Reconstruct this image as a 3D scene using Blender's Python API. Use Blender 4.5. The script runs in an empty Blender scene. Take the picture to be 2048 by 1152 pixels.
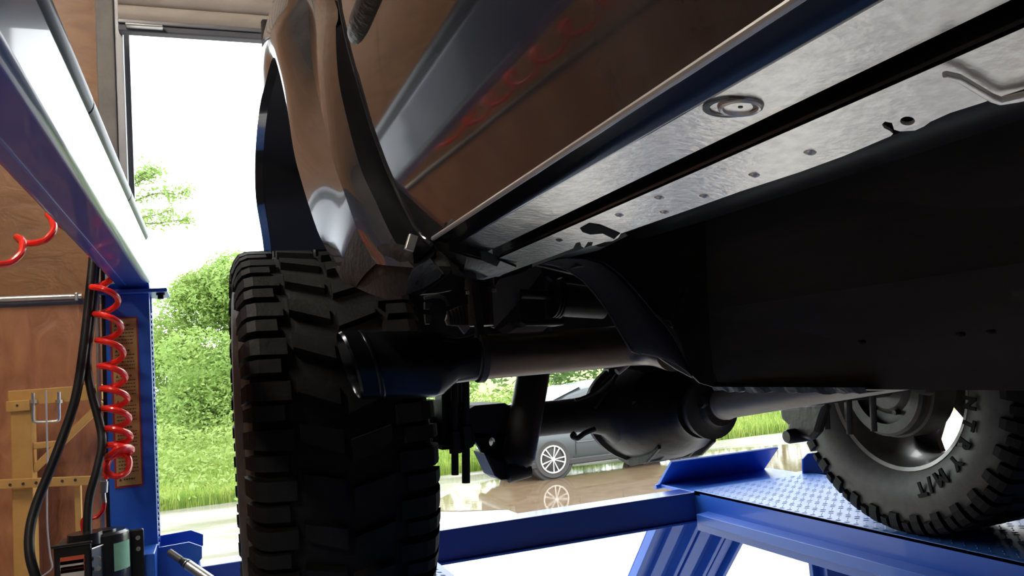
import bpy, bmesh, math, random
from mathutils import Vector, Matrix
random.seed(7)
S = bpy.context.scene
COL = S.collection
PI = math.pi

# ------------------------------------------------------------------ camera
F = 1612.0
YAW, PIT, ROL = [math.radians(a) for a in (20.79, 5.17, 4.42)]
CAM = Vector((0, 0, 2.06))
fw = Vector((math.sin(YAW)*math.cos(PIT), math.cos(YAW)*math.cos(PIT), math.sin(PIT)))
r0 = Vector((math.cos(YAW), -math.sin(YAW), 0)); u0 = r0.cross(fw)
rt = r0*math.cos(ROL) - u0*math.sin(ROL)
up = r0*math.sin(ROL) + u0*math.cos(ROL)
cd = bpy.data.cameras.new('camera'); cam = bpy.data.objects.new('camera', cd); COL.objects.link(cam)
cd.sensor_fit = 'HORIZONTAL'; cd.sensor_width = 36; cd.lens = F/2048*36
cd.clip_start = 0.02; cd.clip_end = 500
cam.matrix_world = Matrix(((rt.x, up.x, -fw.x, CAM.x), (rt.y, up.y, -fw.y, CAM.y), (rt.z, up.z, -fw.z, CAM.z), (0, 0, 0, 1)))
S.camera = cam

# ------------------------------------------------------------------ light
w = bpy.data.worlds.new('overcast'); S.world = w; w.use_nodes = True
bg = w.node_tree.nodes['Background']; bg.inputs[0].default_value = (0.93, 0.98, 1.0, 1); bg.inputs[1].default_value = 1.0
S.view_settings.view_transform = 'Standard'; S.view_settings.look = 'None'
S.view_settings.gamma = 1; S.view_settings.use_curve_mapping = False
S.view_settings.exposure = 2.35
def portal(loc, rot, sx, sy):
    l = bpy.data.lights.new('opening_portal', 'AREA'); l.shape = 'RECTANGLE'; l.size = sx; l.size_y = sy
    l.cycles.is_portal = True
    o = bpy.data.objects.new('opening_portal', l); COL.objects.link(o); o.location = loc; o.rotation_euler = rot
portal((2.17, 3.6, 1.75), (-PI/2, 0, 0), 4.9, 3.5)

def ray(x, y):
    return rt*((x-1024)/F) - up*((y-576)/F) + fw
def at(x, y, ax, v):
    """point where the sight line of a measured spot meets the plane X, Y or Z = v of the place"""
    ax = 'XYZ'.index(ax); r = ray(x, y); return CAM + r*((v-CAM[ax])/r[ax])
def atX(x, y, v): return at(x, y, 'X', v)
def atY(x, y, v): return at(x, y, 'Y', v)
def atZ(x, y, v): return at(x, y, 'Z', v)

# ------------------------------------------------------------------ materials
def mat(name, col, rough=.5, metal=0, coat=0, noise=None, bump=None, spec=.5, trans=0, ior=1.45):
    """noise = (scale, colour2, amount[, detail, stretch]);  bump = (scale, strength)"""
    m = bpy.data.materials.new(name); m.use_nodes = True; nt = m.node_tree; b = nt.nodes['Principled BSDF']
    b.inputs['Base Color'].default_value = (*col, 1); b.inputs['Roughness'].default_value = rough
    b.inputs['Metallic'].default_value = metal; b.inputs['Coat Weight'].default_value = coat
    b.inputs['Coat Roughness'].default_value = .04
    b.inputs['Specular IOR Level'].default_value = spec; b.inputs['Transmission Weight'].default_value = trans; b.inputs['IOR'].default_value = ior
    tc = nt.nodes.new('ShaderNodeTexCoord')
    if noise:
        sc, c2, amt = noise[:3]
        mp = nt.nodes.new('ShaderNodeMapping'); nt.links.new(tc.outputs['Object'], mp.inputs[0])
        if len(noise) > 4: mp.inputs['Scale'].default_value = noise[4]
        n = nt.nodes.new('ShaderNodeTexNoise'); n.inputs['Scale'].default_value = sc; n.inputs['Detail'].default_value = noise[3] if len(noise) > 3 else 5
        n.inputs['Roughness'].default_value = .62
        nt.links.new(mp.outputs[0], n.inputs['Vector'])
        r = nt.nodes.new('ShaderNodeValToRGB'); r.color_ramp.elements[0].position = .5-amt*.5*.6; r.color_ramp.elements[1].position = .5+.3*(1.1-amt)+.05
        r.color_ramp.elements[0].color = (*col, 1); r.color_ramp.elements[1].color = (*c2, 1)
        nt.links.new(n.outputs['Fac'], r.inputs[0]); nt.links.new(r.outputs[0], b.inputs['Base Color'])
    if bump:
        n2 = nt.nodes.new('ShaderNodeTexNoise'); n2.inputs['Scale'].default_value = bump[0]; n2.inputs['Detail'].default_value = 6
        nt.links.new(tc.outputs['Object'], n2.inputs['Vector'])
        bp = nt.nodes.new('ShaderNodeBump'); bp.inputs['Strength'].default_value = bump[1]; bp.inputs['Distance'].default_value = .01
        nt.links.new(n2.outputs['Fac'], bp.inputs['Height']); nt.links.new(bp.outputs[0], b.inputs['Normal'])
    return m
M = {}
M['paint'] = mat('black_body_paint', (.012, .012, .015), .07, 0, .55, (9, (.045, .043, .045), .9), None, .4)
M['flare'] = mat('dusty_black_paint', (.030, .029, .031), .13, 0, .8, (14, (.07, .067, .068), .8))
M['gap'] = mat('shut_line_black', (.003, .003, .004), .7, spec=.04)
M['sill'] = mat('black_sill_paint', (.008, .008, .009), .16, 0, .6)
M['dust'] = mat('dusty_underseal', (.72, .68, .61), .28, .6, 0, (110, (.98, .94, .85), .9, 8, (1, .7, 1)), (160, .08))
def fade_dust(m):
    """the dust thins out towards the rear end of the sill"""
    nt = m.node_tree; b = nt.nodes['Principled BSDF']; L = nt.links.new
    src = [l.from_socket for l in nt.links if l.to_socket == b.inputs['Base Color']][0]
    tc = nt.nodes.new('ShaderNodeTexCoord'); sx = nt.nodes.new('ShaderNodeSeparateXYZ'); L(tc.outputs['Object'], sx.inputs[0])
    n = nt.nodes.new('ShaderNodeTexNoise'); n.inputs['Scale'].default_value = 28; L(tc.outputs['Object'], n.inputs['Vector'])
    ma = nt.nodes.new('ShaderNodeMath'); ma.operation = 'MULTIPLY_ADD'; ma.inputs[1].default_value = .16; L(n.outputs['Fac'], ma.inputs[0]); L(sx.outputs['Y'], ma.inputs[2])
    mr = nt.nodes.new('ShaderNodeMapRange'); mr.inputs[1].default_value = .62; mr.inputs[2].default_value = .82; mr.interpolation_type = 'SMOOTHSTEP'; L(ma.outputs[0], mr.inputs[0])
    mx = nt.nodes.new('ShaderNodeMix'); mx.data_type = 'RGBA'; L(mr.outputs[0], mx.inputs[0]); L(src, mx.inputs[6]); mx.inputs[7].default_value = (.035, .036, .04, 1); L(mx.outputs[2], b.inputs['Base Color'])
fade_dust(M['dust'])
M['rubber'] = mat('tire_rubber', (.009, .009, .009), .6, 0, 0, (20, (.018, .0175, .017), .8), (120, .15), .18)
M['sidewall'] = mat('tire_sidewall_rubber', (.055, .053, .050), .5, 0, 0, (16, (.105, .10, .092), .8), None, .45)
M['letter'] = mat('letter_rubber', (.006, .006, .006), .6, spec=.2)
M['rim'] = mat('grey_wheel_paint', (.16, .155, .15), .38, .6, .2, (20, (.25, .24, .22), .7))
M['black'] = mat('chassis_black', (.012, .012, .013), .45, 0, 0, (25, (.03, .029, .028), .8))
M['liner'] = mat('liner_plastic', (.020, .019, .023), .75)
M['plastic'] = mat('black_plastic', (.011, .011, .012), .38, 0, 0, (30, (.04, .038, .035), .7), (70, .2))
M['foot'] = mat('flare_plastic_floor_reflection', (.012, .012, .013), .55, 0, 0, (60, (.032, .031, .031), .8), (90, .2), .25)
M['castiron'] = mat('painted_cast_iron', (.014, .013, .013), .38, .2, 0, (18, (.035, .03, .027), .8), (45, .12))
M['drum'] = mat('brake_drum_iron', (.05, .05, .05), .5, .4, 0, (20, (.10, .095, .09), .8))
M['exhaust'] = mat('heat_tinted_steel', (.14, .13, .12), .33, .85, 0, (10, (.30, .20, .14), .7, 6, (.7, 2.5, 2.5)))
M['tip'] = mat('black_exhaust_tip', (.02, .022, .028), .22, .7)
M['shaft'] = mat('driveshaft_steel', (.30, .28, .25), .48, .6, 0, (26, (.42, .40, .36), .8, 5, (1, .3, 1)))
M['tank'] = mat('tank_plastic', (.035, .037, .033), .5, 0, 0, (4, (.085, .08, .068), .9, 5, (1, .3, 2.4)))
M['shield'] = mat('shield_grey', (.26, .24, .21), .55, .3)
M['steel'] = mat('zinc_steel', (.50, .50, .49), .35, .9, 0, (30, (.65, .64, .62), .7))
M['blue'] = mat('blue_enamel', (.020, .12, .60), .34, 0, .2, (6, (.03, .15, .66), .8))
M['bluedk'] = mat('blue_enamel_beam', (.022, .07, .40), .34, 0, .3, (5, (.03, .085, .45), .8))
M['bluegrey'] = mat('blue_grey_cover', (.07, .11, .20), .42, .2, .1)
M['deck'] = mat('blue_deck_wet', (.04, .15, .55), .42, 0, .08, (7, (.07, .21, .62), .8))
M['orange'] = None
M['jamb'] = mat('grey_door_trim', (.17, .15, .14), .55, 0, 0, (12, (.23, .21, .19), .8))
M['track'] = mat('galvanized_track', (.33, .33, .34), .4, .7)
M['slat'] = mat('beige_door_slat', (.46, .40, .35), .5, 0, 0, (8, (.54, .47, .41), .8))
M['seal'] = mat('dark_door_seal', (.13, .13, .15), .6)
M['yellow'] = mat('yellow_steel_paint', (.52, .27, .065), .5, 0, 0, (14, (.60, .33, .09), .8))
M['hose_red'] = mat('red_polyurethane', (.90, .022, .012), .3, 0, .25)
M['hose_black'] = mat('black_rubber_hose', (.013, .013, .014), .42)
M['motor'] = mat('motor_black', (.012, .012, .013), .3, 0, .4)
M['label_green'] = mat('green_label_sheet', (.22, .50, .33), .5, 0, 0, (30, (.28, .56, .38), .8))
M['label_white'] = mat('grey_label', (.50, .45, .42), .5)
M['label_red'] = mat('orange_label_bar', (.62, .11, .05), .5)
M['ink'] = mat('label_ink', (.05, .04, .03), .6)
M['sign'] = mat('tan_sign', (.45, .29, .10), .5, 0, 0, (9, (.50, .33, .12), .8))
M['sign_red'] = mat('sign_red_edge', (.36, .035, .03), .5)
M['wire'] = mat('grey_wire', (.42, .39, .38), .5)
M['tooth'] = mat('lock_ladder_black', (.02, .02, .024), .45, .3)
M['concrete_in'] = mat('garage_floor', (.46, .43, .40), .45, 0, 0, (3, (.55, .52, .48), .8))
M['ceil'] = mat('ceiling_board', (.22, .20, .18), .8)
M['carpaint'] = mat('grey_car_paint', (.07, .085, .09), .3, .3, .5)
M['screen'] = mat('windscreen_sky_glare', (.42, .45, .46), .12, 0, 1)  # pale glass colour stands in for the bright sky reflected in it
M['carglass'] = mat('car_glass', (.02, .025, .03), .03, 0, 1)
M['cartire'] = mat('car_tire', (.05, .05, .05), .7)
M['alloy'] = mat('bright_alloy', (.55, .54, .51), .35, .5)
M['cartrim'] = mat('car_lower_trim', (.035, .035, .035), .5)
M['bark'] = mat('bark', (.10, .075, .05), .9, 0, 0, (9, (.17, .13, .09), .8))
M['pole'] = mat('weathered_pole', (.22, .19, .17), .9)
def leafmat(name, c1, c2, tr=.35):
    m = mat(name, c1, .55, 0, 0, (1.3, c2, .9, 8)); nt = m.node_tree; b = nt.nodes['Principled BSDF']
    t = nt.nodes.new('ShaderNodeBsdfTranslucent'); mx = nt.nodes.new('ShaderNodeMixShader'); mx.inputs[0].default_value = tr
    src = [l.from_socket for l in nt.links if l.to_socket == b.inputs['Base Color']][0]
    nt.links.new(src, t.inputs[0]); nt.links.new(b.outputs[0], mx.inputs[1]); nt.links.new(t.outputs[0], mx.inputs[2])
    nt.links.new(mx.outputs[0], nt.nodes['Material Output'].inputs[0]); return m
M['leaf'] = leafmat('bush_leaf', (.17, .30, .06), (.30, .42, .12), .45)
M['leaf2'] = leafmat('young_leaf', (.19, .29, .05), (.28, .38, .10), .4)
M['leafdk'] = leafmat('dark_leaf', (.09, .17, .05), (.15, .24, .08))
M['grass'] = leafmat('meadow_grass', (.20, .34, .035), (.40, .46, .12), .4)
M['grassdk'] = leafmat('meadow_grass_dark', (.10, .21, .025), (.20, .32, .06), .4)
def wood(nm, c1, c2, scale, dist, bump):
    m = bpy.data.materials.new(nm); m.use_nodes = True; nt = m.node_tree; b = nt.nodes['Principled BSDF']
    tc = nt.nodes.new('ShaderNodeTexCoord'); mp = nt.nodes.new('ShaderNodeMapping'); mp.inputs['Scale'].default_value = scale
    n = nt.nodes.new('ShaderNodeTexNoise'); n.inputs['Scale'].default_value = 4; n.inputs['Detail'].default_value = 9; n.inputs['Distortion'].default_value = dist
    r = nt.nodes.new('ShaderNodeValToRGB'); e = r.color_ramp.elements
    e[0].position = .28; e[0].color = (*c1, 1); e[1].position = .74; e[1].color = (*c2, 1)
    L = nt.links.new; L(tc.outputs['Object'], mp.inputs[0]); L(mp.outputs[0], n.inputs['Vector']); L(n.outputs['Fac'], r.inputs[0]); L(r.outputs[0], b.inputs['Base Color'])
    b.inputs['Roughness'].default_value = .42
    bp = nt.nodes.new('ShaderNodeBump'); bp.inputs['Strength'].default_value = bump; bp.inputs['Distance'].default_value = .02; L(n.outputs['Fac'], bp.inputs['Height']); L(bp.outputs[0], b.inputs['Normal'])
    return m
M['orange'] = wood('plywood_upper', (.25, .105, .036), (.36, .165, .060), (1.6, 1.6, 3), 1.4, .2)
M['orange2'] = wood('plywood_lower', (.33, .125, .055), (.50, .22, .10), (3.2, 3.2, 1.3), 1.2, .5)
M['brown'] = wood('plywood_dark', (.055, .040, .035), (.095, .068, .058), (1, 1, 1), .8, .1)
def wetground():
    m = bpy.data.materials.new('wet_concrete'); m.use_nodes = True; nt = m.node_tree; b = nt.nodes['Principled BSDF']; L = nt.links.new
    tc = nt.nodes.new('ShaderNodeTexCoord'); mp = nt.nodes.new('ShaderNodeMapping'); mp.inputs['Scale'].default_value = (.35, 1, 1)
    n = nt.nodes.new('ShaderNodeTexNoise'); n.inputs['Scale'].default_value = 1.1; n.inputs['Detail'].default_value = 7
    L(tc.outputs['Object'], mp.inputs[0]); L(mp.outputs[0], n.inputs['Vector'])
    r = nt.nodes.new('ShaderNodeValToRGB'); e = r.color_ramp.elements
    e[0].position = .38; e[0].color = (.22, .20, .17, 1); e[1].position = .66; e[1].color = (.42, .40, .365, 1)
    L(n.outputs['Fac'], r.inputs[0]); L(r.outputs[0], b.inputs['Base Color'])
    rr = nt.nodes.new('ShaderNodeMapRange'); rr.inputs[1].default_value = .4; rr.inputs[2].default_value = .65; rr.inputs[3].default_value = .16; rr.inputs[4].default_value = .42
    L(n.outputs['Fac'], rr.inputs[0]); L(rr.outputs[0], b.inputs['Roughness'])
    n2 = nt.nodes.new('ShaderNodeTexNoise'); n2.inputs['Scale'].default_value = 14; n2.inputs['Detail'].default_value = 4; L(tc.outputs['Object'], n2.inputs['Vector'])
    bp = nt.nodes.new('ShaderNodeBump'); bp.inputs['Strength'].default_value = .12; bp.inputs['Distance'].default_value = .02
    L(n2.outputs['Fac'], bp.inputs['Height']); L(bp.outputs[0], b.inputs['Normal'])
    return m
M['wet'] = wetground()
M['puddle'] = mat('muddy_puddle', (.12, .08, .048), .05, 0, 0, (5, (.17, .12, .075), .7), (9, .06))

# ------------------------------------------------------------------ mesh helpers
def V(*a): return Vector(a)
class MB:
    def __init__(s): s.v = []; s.f = []
    def add(s, vs, fs):
        o = len(s.v); s.v += [tuple(p) for p in vs]; s.f += [tuple(i+o for i in q) for q in fs]; return s
    def box(s, lo, hi, rot=None, piv=None):
        x0, y0, z0 = lo; x1, y1, z1 = hi
        vs = [V(x, y, z) for z in (z0, z1) for y in (y0, y1) for x in (x0, x1)]
        if rot:
            c = piv if piv is not None else (V(*lo)+V(*hi))/2; vs = [c+rot@(p-c) for p in vs]
        return s.add(vs, [(0, 2, 3, 1), (4, 5, 7, 6), (0, 1, 5, 4), (2, 6, 7, 3), (0, 4, 6, 2), (1, 3, 7, 5)])
    def loft(s, rings, cap=True, closed=True):
        n = len(rings[0]); vs = [p for r in rings for p in r]; fs = []
        for i in range(len(rings)-1):
            for j in range(n if closed else n-1):
                k = (j+1) % n; fs.append((i*n+j, i*n+k, (i+1)*n+k, (i+1)*n+j))
        if cap and closed: fs.append(tuple(range(n))[::-1]); fs.append(tuple((len(rings)-1)*n+j for j in range(n)))
        return s.add(vs, fs)
    def tube(s, pts, r, seg=10, cap=True):
        pts = [V(*p) for p in pts]; n = len(pts); rs = r if isinstance(r, (list, tuple)) else [r]*n
        rings = []; nrm = None
        for i in range(n):
            t = (pts[min(i+1, n-1)]-pts[max(i-1, 0)]).normalized()
            if nrm is None:
                a = V(0, 0, 1) if abs(t.z) < .9 else V(1, 0, 0); nrm = t.cross(a).normalized()
            else:
                nrm = nrm - t*nrm.dot(t)
                nrm = nrm.normalized() if nrm.length > 1e-6 else t.orthogonal().normalized()
            b = t.cross(nrm)
            rings.append([pts[i]+(nrm*math.cos(a)+b*math.sin(a))*rs[i] for a in [2*PI*j/seg for j in range(seg)]])
        return s.loft(rings, cap)
    def lathe(s, prof, c=(0, 0, 0), ax='X', seg=48, cap=False):
        """prof: (along axis, radius)"""
        c = V(*c); rings = []
        for a, r in prof:
            ring = []
            for j in range(seg):
                t = 2*PI*j/seg; p, q = r*math.cos(t), r*math.sin(t)
                ring.append(c + (V(a, p, q) if ax == 'X' else V(q, a, p) if ax == 'Y' else V(p, q, a)))
            rings.append(ring)
        return s.loft(rings, cap)
    def prism(s, poly, d):
        d = V(*d); n = len(poly); a = [V(*p) for p in poly]
        vs = a+[p+d for p in a]
        fs = [tuple(range(n))[::-1], tuple(range(n, 2*n))]+[(i, (i+1) % n, n+(i+1) % n, n+i) for i in range(n)]
        return s.add(vs, fs)
    def sheet(s, rows, th=None):
        """grid of points; th = thickness vector"""
        m = len(rows[0]); vs = [V(*p) for r in rows for p in r]; n = len(rows)
        fs = [(i*m+j, i*m+j+1, (i+1)*m+j+1, (i+1)*m+j) for i in range(n-1) for j in range(m-1)]
        s.add(vs, fs)
        if th:
            th = V(*th); s.add([p+th for p in vs], [q[::-1] for q in fs])
            o = len(s.v)-2*len(vs); b = [j for j in range(m)]+[i*m+m-1 for i in range(1, n)]+[(n-1)*m+j for j in range(m-2, -1, -1)]+[i*m for i in range(n-2, 0, -1)]
            N = len(vs)
            for i in range(len(b)):
                p, q = b[i], b[(i+1) % len(b)]; s.f.append((o+p, o+N+p, o+N+q, o+q))
        return s
    def mesh(s, name, m, smooth=True, ang=32):
        me = bpy.data.meshes.new(name); me.from_pydata(s.v, [], s.f)
        bm = bmesh.new(); bm.from_mesh(me); bmesh.ops.recalc_face_normals(bm, faces=bm.faces); bm.to_mesh(me); bm.free()
        me.materials.append(m)
        if smooth:
            me.polygons.foreach_set('use_smooth', [True]*len(me.polygons)); me.set_sharp_from_angle(angle=math.radians(ang))
        me.update(); return me
    def build(s, name, m, parent=None, smooth=True, bevel=0, ang=32, label=None):
        o = bpy.data.objects.new(name, s.mesh(name, M[m] if isinstance(m, str) else m, smooth, ang)); COL.objects.link(o)
        if parent: attach(o, parent)
        if bevel:
            b = o.modifiers.new('edge', 'BEVEL'); b.width = bevel; b.segments = 2; b.limit_method = 'ANGLE'; b.angle_limit = math.radians(40)
        if label: o['label'] = label
        return o
def attach(o, p):
    o.parent = p
    o.matrix_parent_inverse = (Matrix.Translation(p.location) if p.parent is None or True else p.matrix_world).inverted() if p.location.length else Matrix()
def empty(name, loc, label, cat, group=None):
    o = bpy.data.objects.new(name, None); COL.objects.link(o); o.location = loc; o.empty_display_size = .1
    return tag(o, label, cat, group)
def tag(o, label, cat, group=None):
    o['label'] = label; o['category'] = cat
    if group: o['group'] = group
    return o
def struct(o, label, cat):
    o['kind'] = 'structure'; return tag(o, label, cat)
def smooth_path(pts, n=8):
    """Catmull-Rom"""
    P = [V(*p) for p in pts]; P = [P[0]*2-P[1]]+P+[P[-1]*2-P[-2]]; out = []
    for i in range(1, len(P)-2):
        for k in range(n):
            t = k/n; a, b, c, d = P[i-1], P[i], P[i+1], P[i+2]
            out.append(.5*((2*b)+(c-a)*t+(2*a-5*b+4*c-d)*t*t+(3*b-a-3*c+d)*t**3))
    out.append(P[-2]); return out
def RX(a): return Matrix.Rotation(a, 3, 'X')
def RY(a): return Matrix.Rotation(a, 3, 'Y')
def RZ(a): return Matrix.Rotation(a, 3, 'Z')

# ================================================================== SETTING
YW = 3.5                                   # wall with the big door
XJ, ZH = -.262, 3.50                       # left edge and head of the opening
XR = 4.6
# floor and ground
o = MB().box((-4, -7, -.2), (7, YW+.25, 0)).build('floor', 'concrete_in', None, False); struct(o, 'grey concrete garage floor', 'floor')
o = MB().box((-40, YW+.25, -.2), (60, 15.2, -.01)).build('ground', 'wet', None, False); struct(o, 'pale wet concrete yard outside the open garage door', 'ground')
o = MB().box((-90, 15.2, -.2), (130, 150, -.03)).build('field', 'grass', None, False); struct(o, 'flat green meadow beyond the concrete yard', 'ground')
# irregular puddle
ring = []
for i in range(40):
    t = 2*PI*i/40; rr = 1+.10*math.sin(3*t+.6)+.06*math.sin(7*t)+.03*math.sin(11*t)
    ring.append(V(7.6+4.6*rr*math.cos(t), 11.3+2.9*rr*math.sin(t), -.008))
o = MB().add(ring+[p+V(0, 0, .006) for p in ring], [tuple(range(40))[::-1], tuple(range(40, 80))]+[(i, (i+1) % 40, 40+(i+1) % 40, 40+i) for i in range(40)]).build('puddle', 'puddle', None, False)
tag(o, 'shallow brown muddy rain puddle on the concrete in front of the grey car', 'puddle')

# back wall: plywood sheets left of the door and above it
wb = MB().box((-4, YW+.02, 0), (XJ-.06, YW+.2, 4.6)); wb.box((XR, YW+.02, 0), (7, YW+.2, 4.6)); wb.box((XJ-.06, YW+.02, ZH+.22), (XR, YW+.2, 4.6))
wall = wb.build('wall_back', 'orange', None, False); struct(wall, 'stained plywood wall around the big door opening', 'wall')
zj = atY(80, 606, YW).z
for x0, x1 in ((-3.2, -1.985), (-1.98, -.765), (-.76, XJ-.11)):
    for z0, z1 in ((.02, zj-.012), (zj+.012, 4.55)):
        MB().box((x0, YW, z0), (x1, YW+.02, z1)).build('plywood_panel', 'orange2' if z0 < 1 else 'orange', wall, False)
MB().box((-3.2, YW+.004, zj-.03), (XJ-.11, YW+.02, zj+.03)).build('joint_backing', 'seal', wall, False)
o = MB().box((-3.4, -7, 0), (-3.2, YW+.1, 4.6)).build('wall_left', 'brown', None, False); struct(o, 'stained plywood side wall of the garage', 'wall')
o = MB().box((6.8, -7, 0), (7, YW+.1, 4.6)).build('wall_right', 'orange', None, False); struct(o, 'far plywood side wall behind the vehicle', 'wall')
m_ = MB().box((-4, -7.2, 0), (7, -7, 4.6))
o = m_.build('wall_front', 'brown', None, False); struct(o, 'dark plywood wall behind the viewer', 'wall')
o = MB().box((-3.4, -7.2, 4.6), (7, YW+.2, 4.75)).build('ceiling', 'ceil', None, False); struct(o, 'board ceiling of the garage', 'ceiling')

# door trim, track, roll-up curtain
t = MB().box((XJ-.115, YW-.02, 0), (XJ-.05, YW+.22, 4.2)).build('trim_1', 'jamb', None, False, .004); struct(t, 'grey painted board beside the open roll-up door', 'trim')
t = MB().box((XJ-.05, YW-.005, 0), (XJ-.018, YW+.04, ZH+.25)); t.box((XJ-.05, YW+.075, 0), (XJ-.0, YW+.085, ZH+.25)); t.box((XJ-.05, YW+.03, 0), (XJ-.042, YW+.085, ZH+.25))
t = t.build('trim_2', 'track', None, False, .002); struct(t, 'galvanised guide track of the roll-up door', 'trim')
d = bpy.data.objects.new('door_1', None); COL.objects.link(d); d.location = (2.2, YW, ZH); struct(d, 'beige roll-up garage door, raised, only its lowest slats in view', 'door')
def slat(z0, z1, y, mname, nm):
    rows = []
    for x in (XJ-.03, XR):
        rows.append([V(x, y-.016*math.sin(PI*i/6), z0+(z1-z0)*i/6) for i in range(7)])
    return MB().sheet(rows, (0, .012, 0)).build(nm, mname, d, True, ang=60)
z = ZH+.045
for i in range(9):
    slat(z, z+.072, YW-.035, 'slat', 'slat'); z += .074
MB().box((XJ-.03, YW-.055, ZH-.0), (XR, YW-.005, ZH+.03)).build('bottom_seal', 'seal', d, False, .006)
MB().box((XJ-.03, YW-.065, ZH+.03), (XR, YW-.01, ZH+.046)).build('bottom_bar', 'track', d, False, .003)
pa, pb = atY(250, 46, YW-.09), atY(326, 52, YW-.09)
MB().box((pa.x, YW-.09, pb.z-.006), (pb.x, YW-.05, pa.z+.006)).build('lift_handle', 'steel', d, False, .004)

# conduit
za = atY(0, 598, YW-.03).z; zb = atY(160, 592, YW-.03).z; xb = atY(163, 592, YW-.03).x
c = empty('conduit', (-.5, YW-.02, zb), 'grey metal conduit running flat across the plywood wall', 'pipe')
MB().tube([(-3.1, YW-.022, za), (xb, YW-.022, zb)], .011, 12).build('pipe', 'steel', c)
pc = atY(153, 597, YW-.03)
MB().box((pc.x-.006, YW-.036, zb-.018), (pc.x+.006, YW, zb+.013)).build('clamp', 'steel', c, False, .003)

# ================================================================== LIFT
lift = empty('vehicle_lift', (.2, 2.75, 0), 'blue steel four-post vehicle lift carrying the black truck', 'vehicle lift')
PX0, PX1, PY0, PY1 = -.298, -.168, 2.70, 2.84
ZT = 2.352
def post(x0, x1, y0, y1, flip=False):
    # C section: open towards the truck
    t = .008
    a, b = (x0, x1) if not flip else (x1, x0); s = 1 if b > a else -1
    poly = [(a, y0), (b, y0), (b, y0+.03), (b-s*t, y0+.03), (b-s*t, y0+t), (a+s*t, y0+t), (a+s*t, y1-t), (b-s*t, y1-t), (b-s*t, y1-.03), (b, y1-.03), (b, y1), (a, y1)]
    p = MB().prism([(x, y, 0) for x, y in poly], (0, 0, ZT)).build('post', 'blue', lift, False, .002)
    # lock ladder with its slots
    lx = b-s*.012
    MB().box((min(lx, lx+s*.008), y0+.055, .1), (max(lx, lx+s*.008), y0+.095, ZT-.03)).build('lock_ladder', 'tooth', p, False)
    zz = 1.45
    while zz < ZT-.06:
        MB().box((lx-.004 if s > 0 else lx-.012, y0+.066, zz), (lx+.012 if s > 0 else lx+.004, y0+.084, zz+.007)).build('ladder_rung', 'steel', p, False); zz += .0165
    MB().box((min(a, b)-.05, y0-.05, 0), (max(a, b)+.05, y1+.05, .015)).build('base_plate', 'blue', p, False)
    return p
p1 = post(PX0, PX1, PY0, PY1)
post(2.62, 2.75, PY0, PY1, True)
post(PX0, PX1, -2.6, -2.46); post(2.62, 2.75, -2.6, -2.46, True)
# top plate on the post
MB().box((-.305, 2.66, ZT), (-.115, 2.86, ZT+.012)).build('cap_plate', 'blue', p1, False, .002)
MB().prism([(-.29, 2.68, ZT+.012), (-.165, 2.68, ZT+.012), (-.165, 2.66, ZT+.03), (-.27, 2.66, ZT+.03)], (0, .14, 0)).build('saddle', 'blue', p1, False, .002)
b = MB().lathe([(-.018, .0), (-.018, .009), (-.006, .009), (-.006, .013), (0, .013), (0, .0)], (-.135, 2.70, ZT), 'Z', 12).build('bolt', 'tooth', p1)
# overhead beam along the bay with the round cover on its crown
BX0, BX1, BZ0, BZ1 = -.262, -.165, ZT+.026, 2.512
beam = MB()
bo = beam.box((BX0, -2.6, BZ0), (BX1, 2.72, BZ1)).build('overhead_beam', 'bluedk', lift, True, .013); bo.modifiers['edge'].segments = 4
MB().box((BX0+.03, -2.6, BZ0-.0015), (BX0+.034, 2.70, BZ0+.002)).build('beam_seam', 'blue', lift, False)
y = -2.6
for y1 in (.3, 1.43, 2.10, 2.67):
    MB().tube([(-.184, y+.002, BZ1+.019), (-.184, y+.004, BZ1+.019), (-.184, y1-.004, BZ1+.019), (-.184, y1-.002, BZ1+.019)], [.021, .0235, .0235, .021], 20).build('crown_tube', 'bluegrey', lift); y = y1
MB().box((-.205, 2.672, BZ1-.02), (-.175, 2.70, BZ1+.05)).build('end_bracket', 'tooth', lift, False, .003)
# warning sign
sg = [atY(x, y, PY0-.002) for x, y in ((219, 636), (275, 634), (282, 972), (229, 977))]
x0, x1, z0, z1 = sg[0].x, sg[1].x, (sg[2].z+sg[3].z)/2, (sg[0].z+sg[1].z)/2
sign = MB().box((x0, PY0-.003, z0), (x1, PY0, z1)).build('warning_sign', 'sign_red', lift, False, label='tan warning sign with red border and small print')
# (the field and its lines are flat print on the sheet)
fld = MB().box((x0+.006, PY0-.0045, z0+.006), (x1-.004, PY0-.003, z1-.004))
ptxt = MB()
zz = z1-.025; k = 0
rnd = random.Random(3)
while zz > z0+.02:
    hd = k % 6 == 0
    a = x0+.012; e = x1-.012
    if hd:
        ptxt.add([(a, PY0-.0055, zz-.003), (a+.008, PY0-.0055, zz-.003), (a+.004, PY0-.0055, zz+.006)], [(0, 1, 2)])
        a += .013; e = a+.03
    xx = a
    while xx < e-.002:
        wd = rnd.uniform(.003, .008); ptxt.add([(xx, PY0-.0055, zz-.0012), (min(xx+wd, e), PY0-.0055, zz-.0012), (min(xx+wd, e), PY0-.0055, zz+.0016+(.002 if hd else 0)), (xx, PY0-.0055, zz+.0016+(.002 if hd else 0))], [(0, 1, 2, 3)]); xx += wd+.0018
    zz -= .0105 if not hd else .012; k += 1
    if k % 6 == 0: zz -= .012
fld.build('sign_field', 'sign', sign, False)
ptxt.build('small_print', 'ink', sign, False)
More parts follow.
